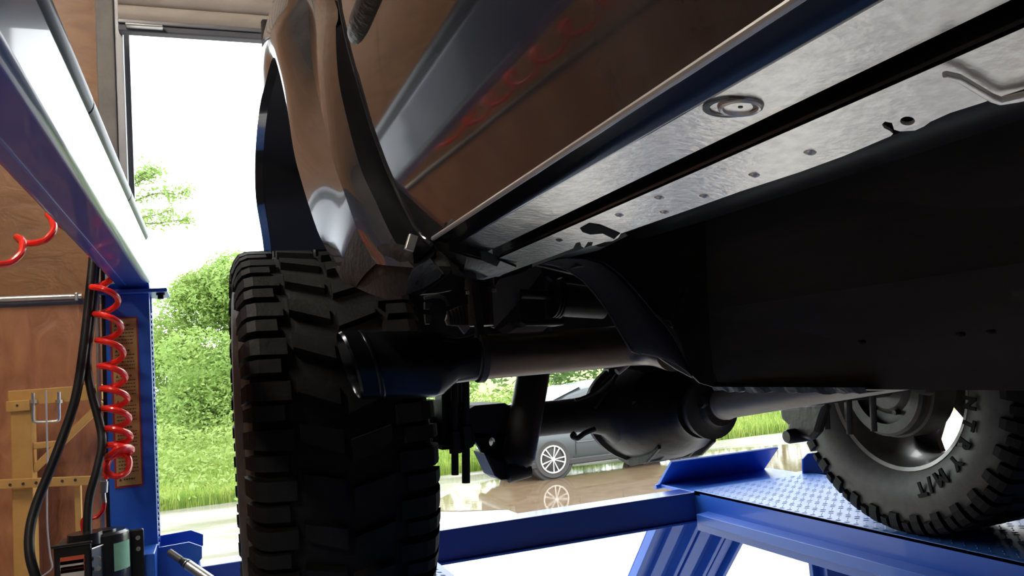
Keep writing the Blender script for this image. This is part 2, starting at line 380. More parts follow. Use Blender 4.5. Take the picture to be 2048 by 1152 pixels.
# rear crossbeam
CY0, CY1, CZ0, CZ1 = 2.70, 2.80, 1.405, 1.512
cb = MB().box((-.20, CY0, CZ0+.004), (2.65, CY1, CZ1)).build('crossbeam', 'bluedk', lift, False, .004)
MB().box((-.20, CY0-.012, CZ0-.004), (2.65, CY1, CZ0+.004)).build('crossbeam_flange', 'blue', lift, False, .001)
MB().box((-.20, -2.55, CZ0), (2.65, -2.45, CZ1)).build('crossbeam', 'bluedk', lift, False, .004)
# end brackets of the crossbeam at the posts
def bracket(pts, y, th=.008):
    return MB().prism([(p.x, y, p.z) for p in pts], (0, th, 0)).build('end_bracket', 'blue', lift, False, .001)
pts = [atY(x, y, 2.67) for x, y in ((312, 1096), (378, 1084), (404, 1093), (404, 1116), (397, 1124), (397, 1152))]
pts = pts+[V(pts[-1].x, 0, 1.42), V(pts[0].x, 0, 1.42)]
bracket(pts, 2.668)
pts2 = [p+V(.002, 0, .007) for p in pts]; bracket(pts2, 2.835)
pts = [atY(x, y, 2.70) for x, y in ((1606, 918), (1616, 907), (1660, 902), (1660, 960), (1608, 960), (1606, 935))]
bracket(pts, 2.70)
MB().box((2.60, CY0-.02, CZ0), (2.66, CY1+.02, CZ1+.09)).build('end_block', 'blue', lift, False, .003)
# lock release rod near the post
ra, rb = atY(338, 1104, 2.58), atY(420, 1160, 2.50)
rod = MB().tube([ra+(rb-ra)*.42, ra+(rb-ra)*2.2], .0145, 14).build('release_rod', 'steel', lift)
MB().tube([ra, ra+(rb-ra)*.30], .010, 12).build('rod_tip', 'drum', rod)
MB().tube([ra+(rb-ra)*.28, ra+(rb-ra)*.46], [.008, .016], 12).build('rod_collar', 'tooth', rod)
MB().box((PX1-.0, 2.665, 1.50), (PX1+.004, 2.70, 1.60)).build('stiffener', 'blue', lift, False)

# runways
ZR = 1.52
def lozenges(x0, x1, y0, y1):
    m = MB(); px = .036; i = 0; yy = y0
    while yy < y1:
        xx = x0+(px/2 if i % 2 else 0); j = 0
        while xx < x1:
            a = PI/4 if (i+j) % 2 else -PI/4; c, s = math.cos(a), math.sin(a); L, Wd, h = .0095, .0028, .0014
            q = [(L, 0), (0, Wd), (-L, 0), (0, -Wd)]
            m.add([(xx+c*u-s*v, yy+s*u+c*v, ZR) for u, v in q]+[(xx+c*u*.45, yy+s*u*.45, ZR+h) for u in (L, -L)], [(0, 1, 4), (1, 2, 5), (1, 5, 4), (2, 3, 5), (3, 0, 4), (3, 4, 5)])
            xx += px; j += 1
        yy += px*.5; i += 1
    return m
def runway(x0, x1, inner):
    rw = MB().box((x0, -2.5, ZR-.012), (x1, 2.70, ZR)).build('runway', 'deck', lift, False, .002)
    st = lozenges(x0+.012, x1-.01, -2.4, 2.69).build('tread_pattern', 'deck', rw, False); st['kind'] = 'stuff'
    s = 1 if inner == x0 else -1
    xi = inner
    MB().box((min(xi, xi+s*.006), -2.5, 1.37), (max(xi, xi+s*.006), 2.70, ZR-.001)).build('side_plate', 'blue', rw, False, .001)
    # jack rail lip along the inner side
    MB().prism([(xi, 2.62, 1.452), (xi-s*.05, 2.62, 1.448), (xi-s*.05, 2.62, 1.415), (xi-s*.044, 2.62, 1.412), (xi-s*.044, 2.62, 1.443), (xi, 2.62, 1.446)], (0, -5.1, 0)).build('jack_rail', 'blue', rw, False, .001)
    xo = x1 if inner == x0 else x0
    MB().box((min(xo, xo-s*.006), -2.5, 1.37), (max(xo, xo-s*.006), 2.70, ZR-.001)).build('side_plate', 'blue', rw, False, .001)
    MB().box((x0, 2.66, ZR-.02), (x1, 2.96, ZR-.006)).build('tail_plate', 'blue', rw, False, .002)
    # turned-up stop flap
    MB().prism([(x0-.005, 2.96, ZR-.02), (x0-.005, 2.835, ZR+.092), (x0-.005, 2.845, ZR+.098), (x0-.005, 2.972, ZR-.012)], (x1-x0-.03, 0, 0)).build('wheel_stop', 'blue', rw, False, .002)
    MB().tube([(x0-.02, 2.955, ZR-.016), (x1, 2.955, ZR-.016)], .010, 12).build('hinge_tube', 'blue', rw)
    return rw
rw2 = runway(1.70, 2.25, 1.70)
rw1 = runway(.10, .57, .57)
# cross brace leg under the far runway
MB().box((1.86, 2.20, 1.0), (1.96, 2.28, 1.37)).build('jack_leg', 'blue', rw2, False, .003)
MB().box((1.835, 2.24, 1.0), (1.865, 2.26, 1.37)).build('jack_leg', 'blue', rw2, False, .002)

# approach ramp under the tail of the far runway
ramp = empty('approach_ramp', (1.95, 3.7, 0), 'ribbed blue steel ramp sloping to the ground behind the far runway', 'ramp')
A0, A1 = V(0, 2.99, 1.415), V(0, 4.26, .012)
dn = (A1-A0).normalized(); nn = V(0, -dn.z, dn.y)
if nn.z > 0: nn = -nn
def rampbox(x0, x1, d0, d1, nm, mname='blue'):
    q = [A0+nn*d0, A1+nn*d0, A1+nn*d1, A0+nn*d1]
    return MB().prism([(x0, p.y, p.z) for p in q], (x1-x0, 0, 0)).build(nm, mname, ramp, False, .002)
rampbox(1.70, 2.22, -.006, 0, 'deck_plate')
for x0, x1 in ((1.70, 1.722), (1.80, 1.86), (1.905, 1.925), (1.965, 2.03), (2.075, 2.095), (2.13, 2.18), (2.20, 2.22)):
    rampbox(x0, x1, 0, .045 if x1-x0 < .03 else .022, 'rib')

# ------------------------------------------------------------------ power unit
pu = empty('hydraulic_power_unit', (-.30, 2.5, 1.40), 'black electric hydraulic pump with labels bolted to the blue post', 'motor')
YM = 2.50
pm = atY(206, 1062, YM); rr = (atY(262, 1064, YM).x-atY(150, 1064, YM).x)/2*.96
cx, cz = pm.x, pm.z
MB().lathe([(0, .0), (0, rr*.86), (-.006, rr*.97), (-.016, rr), (-.35, rr), (-.35, 0)], (cx, YM, cz), 'Z', 40).build('motor_body', 'motor', pu)
MB().lathe([(.004, .0), (.004, rr*.5), (-.004, rr*.52), (-.004, 0)], (cx, YM, cz), 'Z', 24).build('end_cap', 'motor', pu)
lab = MB(); rows = []
for zq in (cz-.028, cz-.10): rows.append([V(cx+math.sin(a)*(rr+.0012), YM-math.cos(a)*(rr+.0012), zq) for a in [math.radians(28+5*i) for i in range(11)]])
lab.sheet(rows, (0, -.0008, 0)).build('green_label', 'label_green', pu, True, ang=60, label='green printed label on the motor')
q0, q1 = atY(106, 1094, 2.40), atY(182, 1092, 2.40)
bx = MB().box((q0.x, 2.40, q0.z-.30), (q1.x, 2.52, q0.z)).build('switch_box', 'motor', pu, False, .006)
MB().box((q0.x-.004, 2.392, q0.z-.004), (q1.x+.003, 2.402, q0.z+.004)).build('box_lid', 'motor', bx, False, .002)
def boxlabel(x0, y0, x1, y1, mt, nm):
    a, b2 = atY(x0, y0, 2.398), atY(x1, y1, 2.398)
    return MB().box((a.x, 2.397, b2.z), (b2.x, 2.40, a.z)).build(nm, mt, bx, False)
boxlabel(120, 1116, 169, 1124, 'label_red', 'label_bar'); boxlabel(120, 1124, 168, 1134, 'label_white', 'label_sheet')
boxlabel(121, 1135, 169, 1141, 'label_red', 'label_bar'); boxlabel(121, 1141, 169, 1156, 'label_white', 'label_sheet')
a = atY(150, 1078, 2.44); MB().lathe([(0, 0), (0, .042), (-.03, .044), (-.03, 0)], (a.x+.022, 2.45, a.z+.012), 'Z', 28).build('reservoir_cap', 'motor', pu)
a, b2 = atY(183, 1098, 2.40), atY(220, 1084, 2.46)
MB().prism([(a.x, 2.40, a.z), (b2.x, 2.46, b2.z), (b2.x, 2.46, b2.z-.2), (a.x, 2.40, a.z-.2)], (0, .004, .0)).build('slotted_bracket', 'motor', pu, False)
MB().tube([(a.x, 2.399, a.z), (b2.x, 2.459, b2.z)], .0022, 8).build('bracket_edge', 'steel', pu)
for i in range(3):
    h = atY(197, 1116+i*20, 2.412); MB().lathe([(0, 0), (0, .006), (-.003, .006), (-.003, 0)], h+V(0, -.004, 0), 'Y', 14).build('bracket_bolt', 'steel', pu)
MB().box((cx+rr*.5, 2.53, cz-.30), (cx+rr+.032, 2.545, cz-.012)).build('mounting_plate', 'motor', pu, False, .004)
for i in range(2): MB().lathe([(-.004, 0), (-.004, .006), (0, .006), (0, 0)], (cx+rr+.018, 2.529, cz-.035-.03*i), 'Y', 12).build('plate_bolt', 'steel', pu)
MB().box((PX0-.0, 2.545, 1.35), (PX1+.0, 2.70, 1.60)).build('mount_box', 'blue', pu, False, .003)

# ------------------------------------------------------------------ hoses
h1 = smooth_path([atY(x, y, Y) for x, y, Y in ((188, 470, 2.62), (186, 520, 2.60), (180, 580, 2.58), (168, 690, 2.56), (150, 800, 2.54), (112, 910, 2.52), (74, 1005, 2.50), (60, 1060, 2.48), (60, 1110, 2.46), (74, 1160, 2.45), (100, 1230, 2.46), (150, 1260, 2.48))])
tag(MB().tube(h1, .0125, 12).build('hydraulic_hose', 'hose_black'), 'black rubber hose bowing out left in front of the yellow frame', 'hose', 'black hydraulic hoses')
h2 = smooth_path([atY(x, y, Y) for x, y, Y in ((194, 500, 2.66), (190, 560, 2.64), (182, 640, 2.60), (174, 720, 2.58), (182, 780, 2.56), (200, 850, 2.54), (204, 890, 2.52), (194, 940, 2.50), (180, 990, 2.49), (175, 1040, 2.48), (176, 1090, 2.47))])
tag(MB().tube(h2, .0115, 12).build('hydraulic_hose', 'hose_black'), 'black rubber hose running close beside the post down into the motor', 'hose', 'black hydraulic hoses')
pl = [atY(193, 520, 2.69), atY(200, 900, 2.69), atY(206, 1100, 2.69)]
tag(MB().tube(pl, .006, 10).build('steel_line', 'steel'), 'thin bare steel line standing upright along the left of the post', 'pipe')
pl = [p+V(.016, .015, 0) for p in pl]
tag(MB().tube(pl, .007, 10).build('black_line', 'hose_black'), 'thin black line upright between the steel line and the post', 'pipe')
wp = smooth_path([atY(x, y, 3.1) for x, y in ((92, 780), (93, 840), (95, 920), (94, 1000), (95, 1060), (100, 1110), (104, 1135), (88, 1150), (76, 1156), (60, 1175))])
tag(MB().tube(wp, .0028, 6).build('thin_wire', 'wire'), 'thin grey wire hanging in front of the yellow frame', 'wire')

# red coil
YC = 2.56
coil = []
def coilpart(p0, p1, turns, ra, rb, ph, n=20, tilt=.46):
    out = []
    N = int(turns*n)
    for i in range(N+1):
        s_ = i/N; c = p0.lerp(p1, s_); t = ph+s_*turns*2*PI; r = ra+(rb-ra)*s_
        out.append(c+V(r*math.cos(t), r*math.sin(t)*.85, -r*math.sin(t)*tilt*1.0))
    return out
left = [(-300, 560, 2.05), (-230, 500, 2.12), (-150, 560, 2.18), (-90, 545, 2.25), (-88, 500, 2.28), (-55, 520, 2.31), (-20, 529, 2.33), (18, 526, 2.36), (42, 506, 2.38), (45, 482, 2.42), (34, 474, 2.47), (42, 482, 2.50), (62, 487, 2.46), (90, 480, 2.44), (107, 460, 2.46), (104, 440, 2.50), (96, 430, 2.55), (106, 437, 2.58), (122, 450, 2.60), (150, 470, 2.62), (172, 490, 2.64), (180, 508, 2.64), (184, 518, 2.62), (196, 526, 2.60)]
hp = []
qa, qb, qc = V(-.55, .25, 2.33), V(-.62, 1.25, 2.36), atY(-45, 523, 2.31)
for i in range(60):                       # stretched stretch towards the front
    s_ = i/60; c_ = qa.lerp(qb, s_); hp.append(c_+V(.02*math.cos(s_*8*PI), 0, .022*math.sin(s_*8*PI)))
for i in range(7*22+1):                   # tight coils
    s_ = i/(7*22); t = s_*7*2*PI; c_ = qb.lerp(qc, s_); hp.append(c_+V(.038*math.sin(t), .008*math.cos(t), -.038*math.cos(t)+.02))
coil = hp[:-6]+smooth_path([atY(x, y, Y) for x, y, Y in left[6:]], 8)
c0, c1 = atY(208, 545, YC), atY(237, 905, YC)
body = []
turn_y = [522, 574, 628, 681, 732, 777, 817, 857, 890, 912]           # where each turn reaches its left cusp
turn_x = [200, 183, 190, 195, 199, 203, 207, 210, 213, 214]
for i in range(len(turn_y)-1):
    for k in range(16):
        s_ = k/16; t = 2*PI*s_
        r = 25 if i else 18
        xx = turn_x[i]+(turn_x[i+1]-turn_x[i])*s_ + r*(1-math.cos(t))
        dy = turn_y[i+1]-turn_y[i]
        yy = turn_y[i]+dy*s_ - dy*.155*math.sin(t)*-1*-1
        body.append(atY(xx, yy, YC-.045*math.sin(t)))
tail = [atY(x, y, Y) for x, y, Y in ((214, 915, 2.54), (236, 898, 2.50), (258, 895, 2.53), (262, 900, 2.56), (240, 903, 2.58), (218, 918, 2.56), (212, 935, 2.54), (222, 950, 2.53), (240, 952, 2.53), (256, 940, 2.55), (258, 920, 2.57), (246, 908, 2.58), (228, 910, 2.58), (216, 925, 2.57), (213, 942, 2.56), (211, 958, 2.56))]
coil = coil+body+smooth_path(tail, 6)
hose = empty('coiled_air_hose', atY(240, 940, 2.56), 'red spiral air hose hanging in coils in front of the blue post', 'hose')
MB().tube(coil, .0088, 10).build('coil', 'hose_red', hose)
f0, f1 = atY(209, 952, 2.56), atY(207, 985, 2.56)
MB().tube([f0, f0.lerp(f1, .3), f0.lerp(f1, .32), f1], [.008, .008, .011, .011], 12).build('coupling', 'steel', hose)
MB().tube([f1, atY(209, 1006, 2.56)], .006, 10).build('nipple', 'steel', hose)
MB().tube(smooth_path([atY(x, y, 2.56) for x, y in ((209, 1004), (206, 1020), (195, 1033), (180, 1037), (170, 1036), (165, 1045), (167, 1062), (170, 1085))]), .006, 10).build('tail_hose', 'hose_red', hose)

# ------------------------------------------------------------------ yellow frame by the wall
YF = 3.30
yf = empty('yellow_steel_frame', (-.6, YF+.05, 0), 'yellow steel frame with drilled bar standing against the plywood wall', 'frame')
def ybox(x0, y0, x1, y1, nm, dy=0, th=.06, mt='yellow'):
    a, b2 = atY(x0, y0, YF+dy), atY(x1, y1, YF+dy)
    return MB().box((a.x, YF+dy, b2.z), (b2.x, YF+dy+th, a.z)).build(nm, mt, yf, False, .003)
a, b2 = atY(20, 815, YF), atY(63, 815, YF)
MB().box((a.x, YF, 0), (b2.x, YF+.08, a.z)).build('column', 'yellow', yf, False, .004)
cap = ybox(11, 803, 60, 821, 'column_cap', -.01, .09)
def disc(px, py, Y, r, par, mt='ink'):
    p = atY(px, py, Y); return MB().lathe([(-.001, 0), (-.001, r), (.003, r), (.003, 0)], p, 'Y', 14).build('hole', mt, par)
disc(34, 811, YF-.011, .004, cap)
ybox(15, 782, 205, 799, 'top_rail', .02, .05)
a, b2 = atY(-120, 978, YF-.03), atY(182, 952, YF-.03)
bar = MB().prism([(a.x, YF-.03, atY(-120, 984, YF-.03).z), (b2.x, YF-.03, atY(182, 970, YF-.03).z), (b2.x, YF-.03, b2.z), (a.x, YF-.03, atY(-120, 964, YF-.03).z)], (0, .012, 0)).build('drilled_bar', 'yellow', yf, False, .002)
for i in range(9): disc(20+26.1*(i-3) if i < 3 else 20+26.1*(i-3), 969.5-1.9*(i-3), YF-.031, .0048, bar)
pa, pb = atY(66, 940, YF+.01), atY(206, 805, YF+.01)
dv = (pb-pa).normalized(); nv = V(-dv.z, 0, dv.x)*.013
MB().prism([pa-nv, pb-nv, pb+nv, pa+nv], (0, .03, 0)).build('diagonal_brace', 'yellow', yf, False, .002)
ybox(62, 886, 116, 894, 'short_bar', .01, .02)
a, b2 = atY(148, 968, YF+.0), atY(161, 968, YF+.0)
MB().box((a.x, YF, 0), (b2.x, YF+.03, a.z)).build('front_upright', 'yellow', yf, False, .002)
# u-bolt hung on the rail
ub = empty('u_bolt', atY(90, 845, YF-.02), 'silver threaded U-bolt hung on the yellow frame rail', 'bolt')
pp = smooth_path([atY(x, y, YF-.006) for x, y in ((66, 786), (66, 815), (66, 838), (70, 843), (80, 844), (104, 843), (115, 841), (118, 836), (118, 815), (118, 784))], 5)
MB().tube(pp, .0055, 10).build('bent_rod', 'steel', ub)
for x in (66, 118):
    p = atY(x, 803, YF-.006); MB().lathe([(-.006, 0), (-.006, .011), (.006, .011), (.006, 0)], p, 'Z', 6).build('nut', 'steel', ub)

# ================================================================== TRUCK
truck = empty('truck', (1.03, 1.0, ZR), 'black four-wheel-drive truck raised on the blue lift, seen from under its sill', 'truck')
XC = 1.03
def interp(tab, z):
    if z <= tab[0][0]: return tab[0][1]
    for (a, p), (b, q) in zip(tab, tab[1:]):
        if z <= b:
            t = (z-a)/(b-a); return p+(q-p)*t
    return tab[-1][1]
DOOR = [(2.1976, .2288), (2.228, .2190), (2.260, .2090), (2.300, .1985), (2.348, .1870), (2.412, .1745), (2.492, .1650), (2.62, .1600), (2.90, .1620), (3.05, .172)]
def ondoor(px, py):
    x = .20
    for _ in range(40):
        p = atX(px, py, x); x = .5*x+.5*interp(DOOR, p.z)
    return atX(px, py, x)
def resample(pts, n):
    pts = [V(*p) for p in pts]; d = [0]
    for a, b in zip(pts, pts[1:]): d.append(d[-1]+(b-a).length)
    out = []; k = 0
    for i in range(n):
        t = d[-1]*i/(n-1)
        while k < len(d)-2 and d[k+1] < t: k += 1
        out.append(pts[k].lerp(pts[k+1], (t-d[k])/max(d[k+1]-d[k], 1e-9)))
    return out
# rear edge of the door, followed up past the frame
dedge = [ondoor(*p) for p in ((862, 489), (845, 476), (828, 452), (800, 398), (772, 334), (745, 262), (728, 205), (712, 150), (698, 100), (689, 60), (681, 20), (676, -20))]
dedge += [V(.177, dedge[-1].y+.06, dedge[-1].z+.10), V(.182, dedge[-1].y+.14, 3.05)]
dtab = [(p.z, p.y) for p in dedge]
YFRONT = -2.3
rows = []
zs = [2.1976, 2.201, 2.208, 2.218, 2.228, 2.244, 2.26, 2.28, 2.30, 2.324, 2.348, 2.38, 2.412, 2.45, 2.492, 2.55, 2.62, 2.75, 2.90, 3.05]
for z in zs:
    ye = interp(dtab, z)-.004
    ys = [YFRONT]+[-.9+i*(ye+.9)/14 for i in range(15)]
    rows.append([V(interp(DOOR, z), y, z) for y in ys])
def mirrored(rows): return [[V(2*XC-p.x, p.y, p.z) for p in r] for r in rows]
def bodypart(nm, rows, mt, th=None, label=None, ang=40):
    a = MB().sheet(rows, th).build(nm, mt, truck, True, ang=ang, label=label)
    b = MB().sheet(mirrored(rows), (-th[0], th[1], th[2]) if th else None).build(nm, mt, truck, True, ang=ang)
    return a
door = bodypart('door', rows, 'paint', (.012, 0, 0), ang=50)
# folded hem round the door edge
hem = [V(p.x-.0005, p.y-.002, p.z) for p in dedge]
MB().tube(hem, .0022, 8).build('door_edge', 'paint', door)
MB().tube([(DOOR[0][1], YFRONT, 2.1972), (DOOR[0][1], dedge[0].y-.01, 2.1972)], .0024, 8).build('door_hem_glint', 'alloy', door)  # alloy colour paints the sky glint along the black hem
# side moulding with its rounded end
a = ondoor(703, 62); zc = a.z-.012
rows = []
for y in (YFRONT, a.y-.10, a.y-.05, a.y-.022, a.y-.008, a.y):
    k = 1 if y < a.y-.03 else (.82 if y < a.y-.015 else (.55 if y < a.y-.004 else .15))
    rows.append([V(interp(DOOR, zc+t*.015*k)-.013*k*math.cos(t*PI/2)**.6*(1 if abs(t) < 1 else 0), y, zc+t*.015*k) for t in (-1, -.8, -.45, 0, .45, .8, 1)])
MB().sheet(rows).build('side_moulding', 'plastic', door, True, ang=50)

# --- wheel arch flare
lip = [atX(*p) for p in ((712, 575, .178), (703, 571, .175), (683, 560, .17), (658, 509, .165), (638, 469, .157), (621, 421, .150), (601, 356, .143), (587, 300, .138), (575, 220, .133), (560, 150, .1285), (546, 115, .125), (530, 170, .1215), (520, 210, .1185), (513, 270, .116), (510, 330, .115), (512, 400, .1165), (525, 480, .136))]
lip += [V(.15, 2.23, 2.32), V(.16, 2.28, 2.20)]
e2 = [atX(*p) for p in ((752, 528, .182), (740, 509, .179), (714, 458, .172), (692, 396, .167), (664, 314, .1645), (644, 225, .164), (628, 150, .162), (618, 60, .162), (612, 0, .163))]
e2 += [V(.158, 1.50, 2.80), V(.156, 1.76, 2.84), V(.160, 2.00, 2.81), V(.162, 2.22, 2.70), V(.168, 2.38, 2.50), V(.175, 2.44, 2.30), V(.18, 2.46, 2.18)]
e3 = [atX(*p) for p in ((828, 535, .204), (815, 520, .202), (782, 469, .196), (750, 400, .190), (720, 333, .185), (692, 230, .180), (676, 150, .175), (671, 60, .174), (669, 0, .176))]
e3 += [V(.172, 1.40, 2.86), V(.170, 1.74, 2.93), V(.172, 2.04, 2.89), V(.182, 2.30, 2.77), V(.188, 2.46, 2.54), V(.194, 2.52, 2.32), V(.198, 2.54, 2.18)]
N = 64
def spl(p, k_): return resample(smooth_path(p, 6)[:6*k_+1], N//2)[:-1]+resample(smooth_path(p, 6)[6*k_:], N//2+1)
Lp, E2, E3 = spl(lip, 10), spl(e2, 8), spl(e3, 8)
mid = []
for i in range(N):
    s_ = i/(N-1); bul = .003+.022*math.exp(-((s_-.52)/.13)**2)
    mid.append([Lp[i].lerp(E2[i], f)+V(-bul*4*f*(1-f), 0, 0) for f in (.12, .3, .5, .7, .88)])
inr = [p+V(.018, 0, .004) for p in Lp]
cols = [inr, Lp]+[[m[j] for m in mid] for j in range(5)]+[E2]
ib = max(i for i in range(N//2) if Lp[i].z < 2.205)
flare = bodypart('fender_flare', [[c[i] for c in cols] for i in range(ib, N)], 'flare', None, ang=45)
bodypart('flare_floor_reflection', [[c[i] for c in cols] for i in range(ib+1)], 'foot', None, ang=45)  # darker lower rows paint in the reflection of the dark floor
# return face of the flare to the body side
def bow(i, f): return E2[i].lerp(E3[i], f)+V(-.004*math.sin(PI*f), 0, 0)
bodypart('flare_return', [[bow(i, f) for f in (0, .2, .4, .6, .8, 1)] for i in range(N)], 'paint', None, ang=45)
# door shut strip between flare and door, then the quarter panel above and behind
NF = 30
e3f = resample(smooth_path(e3[:9], 6), NF); dof = resample([V(p.x+.004, p.y+.003, p.z) for p in dedge[:11]], NF)
bodypart('door_shut', [[e3f[i].lerp(dof[i], f)+V(.010*math.sin(PI*f), 0, 0) for f in (0, .25, .5, .75, 1)] for i in range(NF)], 'gap', None, ang=45)
e3r = resample(smooth_path(e3[8:], 6), NF)
qr = resample([dof[-1], dedge[12]+V(.004, .004, 0), V(.190, 1.75, 3.06), V(.205, 2.2, 3.06), V(.225, 2.75, 3.05), V(.23, 2.82, 2.7), V(.235, 2.82, 2.2)], NF)
bodypart('quarter_panel', [[e3r[i].lerp(qr[i], f)+V(.008*math.sin(PI*f), 0, 0) for f in (0, .25, .5, .75, 1)] for i in range(NF)], 'paint', None, ang=45)
# wheel house liner
LL = [p+V(.014, .0, .006) for p in Lp]
def xin(p): return .60 if p.y > 1.6 else .22+.38*min(1, max(0, (p.z-2.30)/.22))
rows = [[V(p.x+(xin(p)-p.x)*f, p.y, p.z) for f in (0, .2, .4, .7, 1)] for p in LL]
bodypart('wheel_house', rows, 'liner', None)
rows = [[V(.60, p.y, p.z+(2.34-p.z)*f) for f in (0, .5, 1)] for p in LL if p.z > 2.36]
bodypart('inner_wheel_wall', rows, 'liner', None)
# underside closing piece between flare foot and sill
cap = [[atX(703, 571, .176), atX(740, 588, .184), atX(774, 598, .193), atX(812, 589, .206), atX(846, 577, .226), atX(880, 556, .25)],
       [atX(712, 560, .179), atX(745, 560, .184), atX(780, 566, .193), atX(815, 560, .206), atX(850, 548, .228), atX(890, 535, .255)],
       [atX(748, 527, .182), atX(770, 520, .187), atX(800, 525, .196), atX(828, 530, .206), atX(858, 520, .230), atX(905, 515, .262)],
       [atX(742, 510, .180), atX(764, 495, .185), atX(795, 495, .196), atX(824, 500, .206), atX(862, 492, .229), atX(930, 500, .272)]]
MB().sheet(cap, (0, 0, .004)).build('flare_foot', 'foot', truck, True, ang=50)
p = atX(826, 486, .205); MB().box((p.x-.007, p.y-.003, p.z-.009), (p.x+.003, p.y+.003, p.z+.009), RY(.35)).build('clip', 'steel', truck, False, .001)

# --- sill (rocker)
YS = .848
SC = .8
def qz(z): return 2.06+SC*(z-2.06)
def strip(nm, prof, mt, y1=YS, n=10, ang=35, par=None):
    prof = [(SC*x, qz(z)) for x, z in prof]
    ys = [YFRONT]+[-.4+(y1+.4)*i/n for i in range(n+1)]
    return MB().sheet([[V(x, y, z) for x, z in prof] for y in ys]).build(nm, mt, par or truck, True, ang=ang)
k = lambda kk, x: (x, 2.06+kk*x)
strip('sill_rim', [(.300, 2.262), (.292, 2.246), (.2885, 2.235), (.3005, 2.2268), (.3095, 2.2205), k(.512, .3125)], 'sill', ang=50)
sill = strip('sill_underside', [k(.512, .3125), (.330, 2.2174), (.347, 2.2150), k(.420, .3635)], 'dust')
strip('sill_groove', [k(.420, .3635), (.3635, 2.232), (.3775, 2.232), k(.377, .3775)], 'sill', par=sill)
def plate(nm, outer, holes, d, mt, par=None, bevel=0):
    """flat plate from an outline with holes, extruded by d"""
    bm = bmesh.new(); edges = []
    for loop in [outer]+holes:
        vs = [bm.verts.new(V(*p)) for p in loop]
        edges += [bm.edges.new((vs[i], vs[(i+1) % len(vs)])) for i in range(len(vs))]
    g = bmesh.ops.triangle_fill(bm, use_beauty=True, edges=edges)
    fs = [f for f in g['geom'] if isinstance(f, bmesh.types.BMFace)]
    ex = bmesh.ops.extrude_face_region(bm, geom=fs, use_keep_orig=True)
    bmesh.ops.translate(bm, verts=[v for v in ex['geom'] if isinstance(v, bmesh.types.BMVert)], vec=V(*d))
    bmesh.ops.recalc_face_normals(bm, faces=bm.faces)
    me = bpy.data.meshes.new(nm); bm.to_mesh(me); bm.free(); me.materials.append(M[mt] if isinstance(mt, str) else mt)
    o = bpy.data.objects.new(nm, me); COL.objects.link(o); attach(o, par or truck); return o
# pinch flange with its notches and drain hole
FX0 = .3775*SC
def fz(x): return qz(2.06+.377*.3775+(x/SC-.3775)*((2.06+.301*.435)-(2.06+.377*.3775))/.0575)
def onfl(px, py):
    x = .40
    for _ in range(20):
        p = atX(px, py, x)
        # plane through the flange
        nz = ((2.06+.301*.435)-(2.06+.377*.3775))/.0575; r = ray(px, py)
        t = (fz(FX0)-CAM.z+nz*(0-FX0))/(r.z-nz*r.x); return CAM+r*t
edge_px = [(1000, 551), (1027, 541), (1090, 518), (1130, 503), (1146, 497), (1152, 486), (1160, 484), (1163, 493), (1168, 496), (1176, 484), (1186, 484), (1184, 492), (1195, 489), (1210, 484), (1226, 482), (1236, 476), (1242, 467),
           (1380, 419), (1480, 383), (1600, 344), (1690, 311), (1782, 272), (1786, 267), (1780, 262), (1768, 256), (1764, 249), (1770, 243), (1784, 246), (1788, 259), (1800, 263), (1830, 261), (1848, 253), (1860, 244), (1900, 226), (1960, 207), (2048, 178)]
edge = [onfl(*p) for p in edge_px]
inner = [V(FX0, edge[-1].y, fz(FX0)), V(FX0, YS, fz(FX0))]
hole = [onfl(1815+15*math.cos(a), 242+9*math.sin(a)) for a in [2*PI*i/14 for i in range(14)]]
outer = edge+[V(FX0+.0575*SC, YFRONT, fz(FX0+.0575*SC)), V(FX0, YFRONT, fz(FX0))]+[V(FX0, YS, fz(FX0))]
fl = plate('pinch_flange', outer, [hole], (0, 0, .002), 'dust')
# dents and spot welds along the flange
for px, py in ((1410, 392), (1510, 350), (1622, 305), (1240, 430), (1320, 395), (1120, 480), (1330, 424)):
    p = onfl(px, py); MB().lathe([(-.0025, 0), (-.0018, .0022), (0, .0042), (.001, .0045)], p+V(0, 0, .0005), 'Z', 12).build('spot_weld', 'dust', fl)
# oblong recess, its shade put in as a flat black patch
rp = [onfl(*p) for p in ((1160, 456), (1178, 446), (1200, 449), (1240, 466), (1228, 477), (1205, 466), (1180, 468), (1165, 463))]
MB().prism([p+V(0, 0, -.0006) for p in rp], (0, 0, .0005)).build('drain_slot_shade', 'gap', fl, False)
# bracket at the front end of the flange
bp_ = [onfl(*p) for p in ((1895, 140), (1925, 150), (1990, 190), (2010, 196), (2048, 190), (2100, 178), (2100, 168), (2048, 180), (2015, 188), (2000, 182), (1935, 143), (1905, 136))]
MB().prism([p+V(-.004, 0, -.004) for p in bp_], (0, 0, .003)).build('jack_bracket', 'dust', fl, False, .0008)
# inner side of the sill and the round plug
strip('sill_inner', [(.4355, 2.1915), (.44, 2.23), (.445, 2.48)], 'black')
def onstrip(px, py):
    r = ray(px, py); n = ((2.06+.42*.3635)-(2.06+.512*.3125))/.051
    t = (qz(2.06+.512*.3125)-n*.3125*SC-CAM.z)/(r.z-n*r.x); return CAM+r*t
pc = onstrip(1481, 211); ra_ = (onstrip(1526, 190)-onstrip(1436, 232)).length/2*.78
tl = RY(-math.atan2((2.06+.512*.3125)-(2.06+.420*.3635), .051))
def plugring(prof, c, nm, mt, seg=40):
    m_ = MB().lathe(prof, (0, 0, 0), 'Z', seg); m_.v = [tuple(c+tl.inverted()@V(*v)) for v in m_.v]; return m_.build(nm, mt, sill)
plugring([(-.0008, 0), (-.0008, ra_*.60), (-.0022, ra_*.66), (-.0026, ra_*.74), (-.0018, ra_*.82), (-.0003, ra_*.86)], pc, 'rubber_plug', 'dust')
